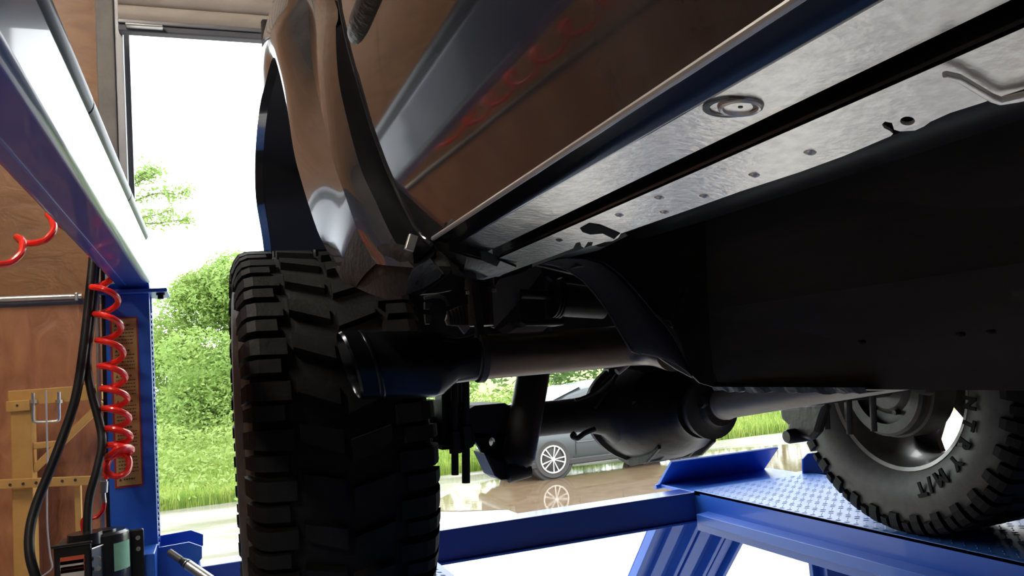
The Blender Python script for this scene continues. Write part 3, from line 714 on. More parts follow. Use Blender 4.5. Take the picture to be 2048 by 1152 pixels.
plugring([(-.0014, 0), (-.0012, ra_*.09), (-.0006, ra_*.10)], pc, 'plug_nub', 'black')
plugring([(-.0005, ra_*.80), (-.0006, ra_*.98), (-.0003, ra_*1.06)], pc+V(-.0035, .0035, 0), 'plug_shade', 'black')  # black ring set off centre paints the shadow crescent round the plug
# torn, creased end of the sill
rows = []
rnd = random.Random(11)
xs_ = (.229, .245, .262, .282, .305, .326)
for pr_ in (((858, 490), (895, 487), (930, 490), (962, 500), (1000, 520), (1035, 536)), ((859, 503), (897, 505), (930, 510), (962, 520), (996, 536), (1018, 545)), ((864, 520), (898, 522), (930, 529), (958, 537), (985, 547), (1005, 551)), ((874, 535), (900, 537), (928, 543), (952, 549), (975, 554), (996, 554)), ((884, 548), (903, 549), (928, 555), (950, 559), (970, 559), (988, 555))):
    rows.append([atX(px_+rnd.uniform(-3, 3), py_+rnd.uniform(-3, 3), x_) for (px_, py_), x_ in zip(pr_, xs_)])
MB().sheet(rows, (0, 0, .003)).build('sill_end', 'plastic', truck, True, ang=25)

# mirrored plain sill on the far side, floor pan, tail
MB().prism([(2*XC-.232, YFRONT, 2.20), (2*XC-.336, YFRONT, 2.16), (2*XC-.344, YFRONT, 2.40), (2*XC-.20, YFRONT, 2.40)], (0, YS-YFRONT, 0)).build('far_sill', 'sill', truck, False)
MB().box((.35, YFRONT, 2.38), (2*XC-.35, 1.15, 2.40)).build('floor_pan', 'black', truck, False)
MB().box((.58, 1.15, 2.44), (2*XC-.58, 2.8, 2.46)).build('floor_pan', 'black', truck, False)
MB().box((.30, 1.14, 2.34), (.60, 1.18, 2.45)).build('wheel_house_front', 'liner', truck, False)
MB().box((2*XC-.60, 1.14, 2.34), (2*XC-.30, 1.18, 2.45)).build('wheel_house_front', 'liner', truck, False)
MB().box((.21, 2.80, 2.30), (2*XC-.21, 2.90, 2.62)).build('rear_bumper', 'black', truck, False, .02)
MB().box((.21, 2.78, 2.6), (2*XC-.21, 2.83, 3.3)).build('tailgate', 'paint', truck, False, .01)
MB().box((.225, YFRONT, 3.05), (2*XC-.225, 2.7, 3.10)).build('belt_line', 'paint', truck, False)
MB().box((.26, YFRONT, 3.10), (2*XC-.26, 2.75, 3.50)).build('side_glass', 'carglass', truck, False, .03)
MB().box((.28, YFRONT, 3.50), (2*XC-.28, 2.74, 3.58)).build('roof', 'paint', truck, False, .03)
MB().box((.20, YFRONT-.02, 2.20), (2*XC-.20, YFRONT, 3.1)).build('bulkhead', 'black', truck, False)
# chassis rails
for x in (.60, 2*XC-.68):
    MB().tube(smooth_path([(x+.04, YFRONT, 2.28), (x+.04, .9, 2.28), (x+.04, 1.25, 2.33), (x+.04, 1.7, 2.39), (x+.04, 2.2, 2.36), (x+.04, 2.75, 2.34)]), .05, 8).build('chassis_rail', 'black', truck, True, ang=60)

# --- wheels
def lugmesh(path, w0, w1, dep, nm, mt, skew=0):
    m = MB(); rings = []
    n = len(path)
    for i, (x, r) in enumerate(path):
        f = i/(n-1); wd = (w0+(w1-w0)*f)/2/.4; sk = skew*(1-f)/.4
        dx, dr = (path[min(i+1, n-1)][0]-path[max(i-1, 0)][0]), (path[min(i+1, n-1)][1]-path[max(i-1, 0)][1]); L = math.hypot(dx, dr); nx, nr = -dr/L*-1, dx/L*-1
        ring = []
        for (xx, rad), a in (((x, r), -wd*.9), ((x, r), wd*.9), ((x+ (-abs(nx)*dep), r-abs(nr)*dep), wd), ((x+(-abs(nx)*dep), r-abs(nr)*dep), -wd)):
            ring.append(V(xx, rad*math.sin(a+sk), -rad*math.cos(a+sk)))
        rings.append(ring)
    m.loft(rings); return m.mesh(nm, M[mt], False)
RA = .400
lugA = lugmesh([(.082, RA-.0005), (.125, RA-.001), (.140, RA-.006), (.149, RA-.018), (.1565, RA-.040), (.1575, RA-.056)], .035, .031, .016, 'tread_lug', 'rubber', .010)
lugB = lugmesh([(.094, RA-.0005), (.128, RA-.0015), (.142, RA-.008), (.150, RA-.020), (.1555, RA-.034)], .027, .023, .016, 'tread_lug_short', 'rubber', .006)
lugC = lugmesh([(.006, RA), (.040, RA), (.072, RA)], .040, .030, .014, 'tread_block', 'rubber', .022)
def flipx(me, nm):
    c = me.copy(); c.name = nm
    for v in c.vertices: v.co.x = -v.co.x
    c.flip_normals(); return c
LUG = {1: (lugA, lugB, lugC), -1: (flipx(lugA, 'tread_lug'), flipx(lugB, 'tread_lug_short'), flipx(lugC, 'tread_block'))}
ring_m = MB().lathe([(.1495, .283), (.1535, .2838), (.1535, .2862), (.1495, .287)], (0, 0, 0), 'X', 96).mesh('sidewall_ring', M['sidewall'])
tire_me = MB().lathe([(-.105, .222), (-.118, .228), (-.128, .240), (-.142, .262), (-.152, .290), (-.1535, .318), (-.148, .348), (-.142, .366), (-.130, .379), (-.10, .385), (-.02, .3865), (.02, .3865), (.10, .385), (.130, .379), (.142, .366), (.148, .348), (.1535, .318), (.152, .290), (.142, .262), (.128, .240), (.118, .228), (.105, .222)], (0, 0, 0), 'X', 96).mesh('tire', M['sidewall'])
tire_me.materials.append(M['rubber'])
for f_ in tire_me.polygons:
    if math.hypot(f_.center.y, f_.center.z) > .370: f_.material_index = 1
def child(nm, me, par, loc=(0, 0, 0), rot=(0, 0, 0)):
    o = bpy.data.objects.new(nm, me); COL.objects.link(o); o.parent = par; o.location = loc; o.rotation_euler = rot; return o
def wheel(c, out, label):
    """out = +1 when the outer side of the wheel faces +X"""
    t_ = child('tire', tire_me, truck); t_.location = V(*c)-truck.location; t_['label'] = label
    NL = 32
    for i in range(NL):
        a = 2*PI*i/NL
        for sd in (1, -1):
            sh = 0 if sd > 0 else PI/NL*.6
            A, B, Cc = LUG[sd]
            child('tread_lug', A, t_, (0, 0, 0), (a+sh, 0, 0)); child('tread_lug', B, t_, (0, 0, 0), (a+sh+PI/NL, 0, 0))
            child('tread_block', Cc, t_, (0, 0, 0), (a+sh+(PI/NL if sd > 0 else 0), 0, 0))
    s = out
    rim = MB().lathe([(-s*.122, .224), (-s*.126, .234), (-s*.120, .239), (-s*.112, .236), (-s*.108, .226), (-s*.085, .217), (-s*.03, .205), (s*.03, .205), (s*.09, .214), (s*.112, .228), (s*.12, .238), (s*.126, .234), (s*.118, .222), (s*.09, .209), (s*.03, .199), (-s*.03, .199), (-s*.085, .211), (-s*.108, .219), (-s*.122, .224)], (0, 0, 0), 'X', 72)
    me = rim.mesh('rim', M['rim']); r_ = child('rim', me, t_)
    # spokes
    sp = MB(); n = 6
    sp.lathe([(s*.05, 0), (s*.05, .085), (s*.078, .085), (s*.078, 0)], (0, 0, 0), 'X', 40)
    for i in range(n):
        a = 2*PI*(i+.85)/n; u = V(0, math.cos(a), math.sin(a)); v = V(0, -math.sin(a), math.cos(a))
        rg = []
        for r, wd, x in ((.07, .034, .062), (.12, .027, .056), (.17, .033, .042), (.207, .052, .05)):
            rg.append([u*r+v*wd+V(s*x, 0, 0), u*r-v*wd+V(s*x, 0, 0), u*r-v*wd+V(s*(x+.018), 0, 0), u*r+v*wd+V(s*(x+.018), 0, 0)])
        sp.loft(rg)
    child('spoke_face', sp.mesh('spoke_face', M['rim']), t_)
    return t_
AX = (.20, 1.71, 1.92); AXF = (1.855, 1.71, 1.92)
tn = wheel(AX, -1, 'knobbly mud tire under the flared arch, tread facing the viewer')
tf = wheel(AXF, 1, 'knobbly mud tire standing on the far runway, inner side in view')
# raised lettering on the inner sidewall of the far tire
let = []
for ch, px, py, sz in (('C', 1897, 690, .042), ('O', 1917, 722, .042), ('U', 1933, 765, .042), ('N', 1940, 806, .042), ('T', 1938, 848, .042), ('R', 1928, 888, .042), ('Y', 1912, 924, .042), ('M', 1882, 954, .048), ('/', 1861, 968, .05), ('T', 1843, 977, .048)):
    p = atX(px, py, 1.7025); dy, dz = p.y-AXF[1], p.z-AXF[2]; rad = math.hypot(dy, dz); 
    cu = bpy.data.curves.new('letter', 'FONT'); cu.body = ch; cu.size = sz; cu.extrude = .0022; cu.align_x = 'CENTER'; cu.align_y = 'CENTER'; cu.offset = .0024
    tmp = bpy.data.objects.new('letter_tmp', cu); COL.objects.link(tmp)
    dg = bpy.context.evaluated_depsgraph_get(); me = bpy.data.meshes.new_from_object(tmp.evaluated_get(dg)); bpy.data.objects.remove(tmp)
    me.materials.clear(); me.materials.append(M['letter'])
    upv = V(0, dy, dz).normalized(); nv = V(-1, 0, 0); rv = upv.cross(nv)
    o = bpy.data.objects.new('sidewall_letter', me); COL.objects.link(o); o.parent = tf
    xs = -.1545
    Rm = Matrix((rv, upv, nv)).transposed().to_4x4()
    o.matrix_local = Matrix.Translation(V(xs, dy, dz)) @ Rm

# --- axle
DX = 1.0
def tubeX(x0, x1, r, nm, mt='castiron', c=(1.71, 1.92), par=truck): return MB().tube([(x0, c[0], c[1]), (x1, c[0], c[1])], r, 24).build(nm, mt, par)
axle = MB().tube([(.34, 1.71, 1.925), (.74, 1.71, 1.925), (.80, 1.71, 1.925), (.845, 1.71, 1.925), (.87, 1.71, 1.925)], [.039, .039, .040, .052, .075], 24).build('axle_tube', 'castiron', truck)
MB().tube([(1.72, 1.71, 1.925), (1.26, 1.71, 1.925), (1.20, 1.71, 1.925), (1.155, 1.71, 1.925), (1.13, 1.71, 1.925)], [.039, .039, .040, .052, .075], 24).build('axle_tube', 'castiron', truck)
diff = MB()
prof = [(1.86, .0), (1.86, .05), (1.845, .095), (1.81, .122), (1.775, .130), (1.77, .136), (1.755, .136), (1.75, .128), (1.70, .126), (1.66, .119), (1.62, .106), (1.585, .088), (1.555, .072), (1.535, .064), (1.525, .064), (1.525, 0)]
rings = []
for y_, r in prof:
    ring = []
    for j in range(40):
        t = 2*PI*j/40; sx = 1.25 if y_ > 1.6 else 1.0+.25*max(0, (y_-1.53)/.07)
        ring.append(V(DX+r*sx*math.cos(t), y_, 1.925+r*math.sin(t)*(1 if math.sin(t) < 0 else .9)))
    rings.append(ring)
dif = diff.loft(rings).build('differential', 'castiron', truck, True, ang=40, label='dark cast differential housing')
for i in range(12):
    t = 2*PI*i/12+.2; MB().lathe([(1.745, 0), (1.745, .008), (1.775, .008), (1.775, 0)], (DX+.15*math.cos(t), 0, 1.925+.125*math.sin(t)), 'Y', 6).build('cover_bolt', 'castiron', dif)
for dx in (-.07, -.035, .0, .04, .075):
    MB().prism([(DX+dx-.004, 1.60, 1.84), (DX+dx-.004, 1.66, 1.805), (DX+dx-.004, 1.74, 1.79), (DX+dx-.004, 1.80, 1.80), (DX+dx-.004, 1.80, 1.86), (DX+dx-.004, 1.60, 1.87)], (.008, 0, 0)).build('casting_rib', 'castiron', dif, False, .002)
MB().tube([(DX-.12, 1.62, 1.95), (DX+.01, 1.56, 1.955)], .012, 10).build('casting_rib', 'castiron', dif)
MB().lathe([(1.53, .03), (1.528, .062), (1.51, .066), (1.50, .066), (1.497, .05), (1.49, .04), (1.47, .036), (1.47, 0)], (DX+.01, 0, 1.925), 'Y', 28).build('pinion_flange', 'drum', truck)
# joint and shaft
y0 = atX(1428, 812, DX+.01); y1 = atX(1800, 741, DX+.01)
sd_ = (y1-y0).normalized()
MB().tube([y0+sd_*.0, y0+sd_*.02, y0+sd_*.05], [.024, .030, .031], 20).build('shaft_yoke', 'drum', truck)
sh = MB().tube([y0+sd_*.035, y0+sd_*.045, y0+sd_*.05, y0+sd_*1.6], [.033, .034, .0315, .0315], 28).build('drive_shaft', 'shaft', truck)
for s in (-1, 1):
    c_ = y0+V(.0, -.012, 0); MB().tube([c_+V(s*.020, 0, -s*.006), c_+V(s*.040, 0, -s*.012)], .013, 14).build('joint_cap', 'drum', truck)
MB().box(tuple(y0+V(-.02, .005, .012)), tuple(y0+V(.012, .03, .035)), RY(.4)).build('yoke_ear', 'steel', truck, False, .004)
# bleed hoses on the diff
MB().tube(smooth_path([atY(x, y, 1.66) for x, y in ((1238, 735), (1215, 760), (1185, 786), (1165, 796), (1150, 800))]), .004, 8).build('brake_line', 'black', truck)
MB().tube(smooth_path([atY(x, y, 1.66) for x, y in ((1240, 738), (1222, 770), (1200, 800), (1190, 815))]), .004, 8).build('brake_line', 'black', truck)
p, q = atY(1234, 744, 1.30), atY(1278, 708, 1.30)
MB().tube([p, q], .0065, 10).build('hanger_rod', 'shaft', truck)
MB().tube(smooth_path([atY(x, y, 1.62) for x, y in ((1150, 866), (1145, 872), (1155, 876), (1170, 866), (1190, 858))]), .006, 8).build('line_clip', 'black', truck)

# --- spring seat, u-bolts, shock on the near side
def py(pts, Y): return [atY(x, y, Y) for x, y in pts]
plate('spring_seat', py(((884, 800), (905, 806), (922, 818), (938, 818), (950, 811), (1010, 806), (1018, 812), (1018, 872), (952, 878), (950, 888), (942, 896), (884, 900)), 1.60), [], (0, .16, 0), 'black')
MB().prism(py(((884, 700), (928, 700), (925, 830), (884, 830)), 1.66), (0, .06, 0)).build('spring_pack', 'black', truck, False, .003)
plate('shock_bracket', py(((948, 866), (951, 884), (966, 908), (980, 934), (991, 953), (1004, 961), (1027, 960), (1040, 956), (1040, 924), (1018, 920), (1011, 905), (1014, 868)), 1.60),
      [py([(984+6*math.cos(a), 884+9*math.sin(a)) for a in [2*PI*i/12 for i in range(12)]], 1.60)], (0, .012, 0), 'castiron')
MB().prism(py(((968, 905), (991, 953), (1004, 961), (1027, 960), (1040, 940), (1012, 925)), 1.57), (0, .08, 0)).build('shock_bracket', 'castiron', truck, False, .004)
c_ = atY(1047, 938, 1.56); MB().tube([c_+V(-.035, 0, -.004), c_+V(.012, 0, 0)], [.020, .018], 14).build('shock_bolt', 'black', truck)
s0, s1 = atY(1035, 926, 1.55), atY(1066, 752, 1.60); s2 = s1+(s1-s0)*1.3
MB().tube([s0-(s1-s0)*.04, s0, s0+(s1-s0)*.06, s1, s2], [.020, .029, .034, .035, .035], 24).build('shock_absorber', 'castiron', truck)
for x, y0_, y1_, r in ((910, 880, 950, .0075), (932, 868, 966, .0085)):
    MB().tube([atY(x-1, 760, 1.58), atY(x, y1_, 1.58)], r, 12).build('u_bolt', 'black', truck)
    nb = atY(x, y0_+4, 1.58); MB().lathe([(-.022, 0), (-.022, r*1.75), (.02, r*1.75), (.02, 0)], nb, 'Z', 6).build('u_bolt_nut', 'black', truck)
MB().box(tuple(atY(890, 893, 1.57)), tuple(atY(922, 882, 1.64))).build('spring_plate', 'drum', truck, False, .003)
MB().lathe([(.345, 0), (.345, .15), (.40, .15), (.41, .12), (.41, 0)], (0, 1.71, 1.92), 'X', 40).build('brake_drum', 'drum', truck)
# far side: drum, backing plate, bracket, u-bolts
bd = MB().lathe([(1.70, 0), (1.70, .06), (1.712, .075), (1.705, .11), (1.712, .13), (1.722, .134), (1.726, .140), (1.80, .140), (1.80, .0)], (0, 1.71, 1.915), 'X', 48).build('brake_drum', 'drum', truck)
MB().lathe([(1.690, .10), (1.688, .125), (1.694, .133), (1.706, .134)], (0, 1.71, 1.915), 'X', 48).build('backing_plate', 'drum', bd)
p = atX(1850, 770, 1.69); MB().lathe([(1.672, 0), (1.672, .022), (1.70, .028)], (0, p.y, p.z), 'X', 16).build('wheel_cylinder', 'drum', bd)
for a_ in (.5, 1.7, 2.9, 4.3, 5.4):
    MB().lathe([(1.694, 0), (1.694, .007), (1.71, .007)], (0, 1.71+.075*math.cos(a_), 1.915+.075*math.sin(a_)), 'X', 8).build('backing_bolt', 'castiron', bd)
for x, y0_, y1_, r in ((1655, 812, 858, .008), (1700, 806, 868, .0085), (1748, 800, 862, .0085), (1695, 800, 842, .006)):
    MB().tube([atX(x-4, y0_-40, 1.56), atX(x, y1_, 1.56)], r, 12).build('u_bolt', 'drum', truck)
MB().box((1.50, 1.62, 1.915), (1.60, 1.80, 1.985)).build('spring_seat', 'castiron', truck, False, .01)
fb = [atX(x, y, 1.50) for x, y in ((1558, 815), (1560, 838), (1574, 850), (1570, 866), (1575, 880), (1588, 884), (1600, 876), (1618, 882), (1632, 866), (1640, 838), (1650, 810))]
MB().prism(fb, (.03, 0, 0)).build('shock_bracket', 'castiron', truck, False, .012)
p = atX(1584, 872, 1.49); MB().lathe([(1.47, 0), (1.47, .016), (1.478, .02), (1.54, .02), (1.54, 0)], (0, p.y, p.z), 'X', 18).build('shock_eye', 'castiron', truck)

# --- fuel tank with torn lower edge
TX = .70
tr = [atX(x, y, TX) for x, y in ((1436, 778), (1430, 740), (1424, 690), (1416, 620), (1411, 560), (1406, 500), (1398, 440))]
rows = []
for y_ in [0, .12, .3, .6, 1.0, 2.0, 3.0]:
    rows.append([V(TX-.0+.012*max(0, (2.03-p.z)/.035)+.010*math.sin(9*p.z+4*y_), p.y-y_, p.z) for p in tr]+[V(TX+.02, tr[-1].y-y_, 2.40)])
tank = MB().sheet(rows).build('fuel_tank', 'tank', truck, True, ang=50, label='dark ribbed fuel tank side')
yb = tr[0].y; zb_ = tr[0].z
MB().prism([(TX+.012, yb, zb_), (TX+.30, yb, zb_+.005), (TX+.30, yb, 2.40), (TX+.02, yb, 2.40), tuple(tr[3]+V(.0, .0, 0)), ], (0, -3, 0)).build('tank_bottom', 'tank', tank, False)
for x, y in ((1925, 669), (1986, 664), (1727, 684)):
    p = atX(x, y, TX-.006); MB().lathe([(TX-.014, 0), (TX-.013, .0028), (TX-.005, .0028)], (0, p.y, p.z), 'X', 12).build('tank_bolt', 'ink', tank)
rows = []; rnd = random.Random(5)
for i in range(26):
    y_ = yb+.002-i*.012; rows.append([V(TX-.004, y_, zb_+.010+rnd.uniform(-.001, .001)), V(TX-.010+rnd.uniform(-.002, .002), y_, zb_+.004), V(TX-.006, y_, zb_-.003+rnd.uniform(-.002, .002)), V(TX+.02, y_, zb_-.002)])
MB().sheet(rows).build('torn_skirt', 'plastic', tank, True, ang=20)

# heat shield strap behind the tank
YP = 1.06
L1 = [(1082, 527), (1110, 531), (1135, 540), (1165, 560), (1192, 590), (1215, 622), (1234, 655), (1252, 685), (1264, 702), (1280, 708), (1300, 707)]
R1 = [(1140, 517), (1180, 518), (1210, 526), (1240, 548), (1268, 578), (1292, 606), (1313, 632), (1330, 650), (1346, 672), (1372, 720), (1388, 757)]
def dpt(i, n): return math.sin(PI*i/(n-1))
rows = []
LL_ = [atY(x, y, YP+.03) for x, y in L1]; RR_ = [atY(x, y, YP-.01) for x, y in R1]
for a_, b_ in zip(LL_, RR_): rows.append([a_.lerp(b_, f)+V(0, -.02*math.sin(PI*f), 0) for f in (0, .25, .5, .75, 1)])
hs = MB().sheet(rows, (0, .004, 0)).build('heat_shield', 'liner', truck, True, ang=40)
MB().tube(LL_, .0014, 6).build('shield_lit_edge', 'drum', hs); MB().tube(RR_, .0014, 6).build('shield_lit_edge', 'drum', hs)  # paler thin tubes imitate light caught along the shield edges
MB().prism(py(((1090, 527), (1110, 520), (1150, 516), (1195, 521), (1170, 530), (1120, 534)), YP+.02), (0, .002, 0)).build('shield_top', 'shield', hs, False)
MB().box(tuple(atY(1152, 534, YP+.0)), tuple(atY(1188, 519, YP+.03))).build('shield_clip', 'ink', hs, False, .002)
MB().prism(py(((1314, 628), (1330, 640), (1350, 664), (1362, 684), (1376, 722), (1386, 756), (1352, 738), (1325, 720), (1306, 706), (1314, 690)), YP+.02), (0, .004, 0)).build('tank_shield', 'shield', truck, False)
MB().prism(py(((1380, 560), (1412, 540), (1436, 778), (1424, 773), (1400, 766), (1386, 752), (1366, 690), (1340, 640)), YP-.015), (0, .004, 0)).build('tank_end', 'black', truck, False)

# --- exhaust
ex = [atY(x, y, Y) for x, y, Y in ((866, 728, 1.20), (884, 725, 1.20), (908, 720, 1.20), (960, 715, 1.20), (1100, 704, 1.205), (1200, 696, 1.21), (1262, 690, 1.20), (1310, 690, 1.16), (1350, 700, 1.10))]
pipe = MB().tube(smooth_path(ex[2:], 5), .0345, 28).build('exhaust_pipe', 'exhaust', truck)
e0, e1 = atY(697, 731, 1.20), atY(866, 728, 1.20)
dx_ = (e1-e0).normalized()
# slash cut double wall tip
def tipring(p, r, cut): 
    b1 = dx_.cross(V(0, 0, 1)).normalized(); b2 = b1.cross(dx_); out = []
    for j in range(36):
        t = 2*PI*j/36; q = p+(b1*math.cos(t)+b2*math.sin(t))*r; out.append(q+dx_*(cut*math.sin(t)*-1))
    return out
R_ = .0505
tip = MB().loft([tipring(e0+dx_*.03, R_*.86, .016), tipring(e0+dx_*.004, R_*.90, .016), tipring(e0, R_*.95, .016), tipring(e0+dx_*.004, R_, .016), tipring(e0+dx_*.05, R_, .01), tipring(e1, R_, 0), tipring(e1+dx_*.012, R_*.94, 0), tipring(ex[2], .036, 0), tipring(ex[3]-dx_*.01, .036, 0)], cap=False).build('exhaust_tip', 'tip', truck)
MB().loft([tipring(e0+dx_*.028, R_+.0008, .0155), tipring(e0+dx_*.030, R_+.002, .0155), tipring(e0+dx_*.034, R_+.002, .0155), tipring(e0+dx_*.036, R_+.0008, .0155)], cap=False).build('tip_band', 'tip', tip)
cl = ex[3]
MB().tube([cl-dx_*.006, cl-dx_*.005, cl+dx_*.005, cl+dx_*.006], [.034, .039, .039, .034], 28).build('pipe_clamp', 'drum', pipe)
MB().tube([cl+V(0, -.01, .03), cl+V(-.002, .0, .11)], .008, 8).build('hanger', 'black', truck)

# --- things above the pipe: bump stop, frame gusset, bushing, brackets
b0, b1 = atY(963, 652, 1.28), atY(960, 578, 1.28)
MB().tube([b0, b0+(b1-b0)*.02, b1, b1+(b1-b0)*.01, b1+(b1-b0)*.12, b1+(b1-b0)*.3], [.020, .021, .0205, .026, .025, .025], 20).build('body_mount', 'castiron', truck)
for x, y in ((938, 585), (986, 581)):
    p = atY(x, y, 1.27); MB().lathe([(-.0025, 0), (-.0025, .006), (.0025, .006), (.0025, 0)], p, 'Z', 10).build('mount_washer', 'steel', truck)
MB().prism(py(((976, 600), (1000, 558), (1045, 545), (1074, 530), (1083, 532), (1083, 545), (1058, 578), (1042, 592), (1040, 602), (1010, 634), (990, 656), (984, 654)), 1.34), (0, .006, 0)).build('frame_gusset', 'shield', truck, False)
g0, g1 = atY(1108, 597, 1.30), atY(1206, 607, 1.30)
bu = MB().tube([g0, g0+(g1-g0)*.02, g0+(g1-g0)*.3, g1], [.022, .030, .030, .028], 24).build('bushing', 'castiron', truck)
for f in (.0, .06, .12): MB().tube([g0+(g1-g0)*(f-.015), g0+(g1-g0)*(f+.015)], .034, 24).build('bushing_ring', 'black', bu)
MB().tube([atY(1042, 588, 1.31), atY(1112, 590, 1.31)], .0085, 12).build('bushing_bolt', 'black', truck)
MB().tube(smooth_path([atY(x, y, 1.33) for x, y in ((1100, 560), (1110, 550), (1125, 548), (1135, 560))]), .01, 8).build('rubber_hanger', 'black', truck)
MB().prism(py(((1036, 602), (1044, 600), (1050, 635), (1060, 642), (1130, 636), (1130, 650), (1054, 652), (1040, 645)), 1.33), (0, .05, 0)).build('hanger_frame', 'black', truck, False, .003)
MB().prism(py(((1008, 671), (1034, 655), (1060, 652), (1098, 653), (1084, 664), (1068, 669)), 1.36), (0, .03, .012)).build('heat_plate', 'shaft', truck, False, .001)
MB().prism(py(((892, 640), (898, 622), (920, 612), (945, 606), (945, 650), (930, 668), (918, 652), (896, 650)), 1.42), (0, .01, 0)).build('frame_bracket', 'shield', truck, False)
for i in range(6):
    MB().tube([atY(896+i*7, 622-i*2.5, 1.415), atY(900+i*7, 650, 1.415)], .003, 6).build('bracket_ridge', 'black', truck)
MB().tube(smooth_path([atY(x, y, 1.40) for x, y in ((848, 596), (870, 592), (885, 595), (894, 605), (896, 612))]), .0035, 8).build('brake_line', 'drum', truck)
MB().prism(py(((850, 604), (866, 606), (860, 618), (850, 618)), 1.40), (0, .01, 0)).build('bracket_tab', 'drum', truck, False)
MB().prism(py(((850, 628), (864, 630), (860, 648), (852, 648)), 1.40), (0, .01, 0)).build('bracket_tab', 'drum', truck, False)
MB().prism(py(((845, 588), (905, 543), (935, 545), (930, 560), (905, 580), (880, 585)), 1.12), (0, .02, .0)).build('splash_guard', 'plastic', truck, False)
MB().prism(py(((1090, 555), (1250, 590), (1300, 640), (1290, 700), (1130, 690), (1090, 640)), 1.50), (0, .02, 0)).build('crossmember', 'black', truck, False)
MB().prism(py(((815, 540), (1110, 520), (1110, 690), (815, 700)), 1.57), (0, .02, 0)).build('frame_side', 'black', truck, False)
MB().prism(py(((1075, 530), (1200, 500), (1300, 450), (1440, 400), (1440, 560), (1400, 640), (1330, 640), (1200, 560)), 1.10), (0, .01, 0)).build('blocking_panel', 'black', truck, False)  # black sheet added to block the lit area beyond and keep this dark
MB().prism(py(((1060, 560), (1420, 520), (1440, 700), (1300, 745), (1060, 690)), 1.62), (0, .02, 0)).build('frame_cross', 'black', truck, False)

# ================================================================== OUTSIDE
import numpy as np
def leafmesh(nm, pts, size, mt, seed, up_bias=.3, par=None, shape='leaf'):
    rg = np.random.default_rng(seed); n = len(pts); P = np.asarray(pts, float)
    d = rg.normal(size=(n, 3)); d[:, 2] *= .6; d /= np.linalg.norm(d, axis=1)[:, None]
    nrm = rg.normal(size=(n, 3)); nrm[:, 2] += up_bias; s = np.cross(d, nrm); s /= np.linalg.norm(s, axis=1)[:, None]+1e-9
    L = size*rg.uniform(.6, 1.3, n)[:, None]; W = L*.38
    v = np.empty((n, 4, 3)); v[:, 0] = P-d*L*.5; v[:, 1] = P+s*W*.5; v[:, 2] = P+d*L*.5; v[:, 3] = P-s*W*.5
    me = bpy.data.meshes.new(nm); me.vertices.add(4*n); me.vertices.foreach_set('co', v.reshape(-1)); me.loops.add(4*n); me.loops.foreach_set('vertex_index', np.arange(4*n, dtype=np.int32))
    me.polygons.add(n); me.polygons.foreach_set('loop_start', np.arange(0, 4*n, 4, dtype=np.int32)); me.polygons.foreach_set('loop_total', np.full(n, 4, dtype=np.int32)); me.update(); me.validate()
    me.materials.append(M[mt]); o = bpy.data.objects.new(nm, me); COL.objects.link(o)
    if par: attach(o, par)
    o['kind'] = 'stuff'
    return o
def blobs(specs, dens, seed):
    rg = np.random.default_rng(seed); out = []
    for (c, r) in specs:
        n = int(dens*r[0]*r[2]); u = rg.normal(size=(n, 3)); u /= np.linalg.norm(u, axis=1)[:, None]
        rad = rg.uniform(.55, 1.06, n)**.6
        out.append(np.array(c)+u*rad[:, None]*np.array(r))
    return np.concatenate(out)
def tree(nm, label, base, height, width, nb, leaf, dens, mt, seed, group=None, cat='tree', low=.12):
    rnd = random.Random(seed); base = V(*base)
    t = empty(nm, base, label, cat, group)
    MB().tube([base, base+V(.05, 0, height*.3), base+V(-.08, .05, height*.62)], [.035*height*.5+.02, .03*height*.5, .02], 7).build('trunk', 'bark', t)
    sp = []
    for i in range(nb):
        f = rnd.uniform(low, .95); k_ = math.sin(PI*min(1, (f*.85+.18)))**.7
        c = base+V(rnd.uniform(-1, 1)*width*.5*k_*.75, rnd.uniform(-1, 1)*width*.4*k_, height*f)
        r = width*rnd.uniform(.14, .27); sp.append((c, (r, r, r*rnd.uniform(.6, 1))))
    leafmesh('crown', blobs(sp, dens, seed), leaf, mt, seed+1, .4, t)
    return t
def gp(px, Y): p = atZ(px, 900, 0); r = ray(px, 900); return V(CAM.x+r.x/r.y*Y, Y, -.03)
tree('leafy_bush', 'tall rounded green bush right beside the near tire', gp(478, 26), 6.0, 4.6, 30, .15, 2000, 'leaf', 21, 'bushes at the meadow edge', 'bush', .05)
tree('leafy_bush', 'lighter green bush with feathery top between the post and the tall bush', gp(412, 27), 5.5, 2.9, 20, .14, 2200, 'leaf2', 22, 'bushes at the meadow edge', 'bush', .05)
tree('leafy_bush', 'low wide green bush just right of the blue post', gp(340, 28), 3.6, 4.2, 24, .14, 2000, 'leaf', 23, 'bushes at the meadow edge', 'bush', .05)
tree('leafy_bush', 'small grey green treetop hugging the blue post', gp(306, 33), 4.3, 2.2, 14, .15, 2000, 'leafdk', 24, 'bushes at the meadow edge', 'bush', .05)
for i, (X, Y, h, wd, lb) in enumerate(((6, 30, 4.5, 7, 'wide bush behind the grey car, left of the shock absorber'), (12.5, 31, 7.5, 7, 'tall dark tree hidden by the differential'), (18, 30, 8.5, 7.5, 'tall dark tree hidden by the drive shaft'), (24.5, 31, 8, 8, 'tall dark tree hidden by the far wheel'), (31, 33, 8, 8, 'rightmost tall dark tree behind the far wheel'))):
    tree('meadow_tree', lb, (X, Y, -.03), h, wd, 22, .34, 120, 'leaf' if i == 0 else 'leafdk', 40+i, 'trees behind the car', 'tree', .05)
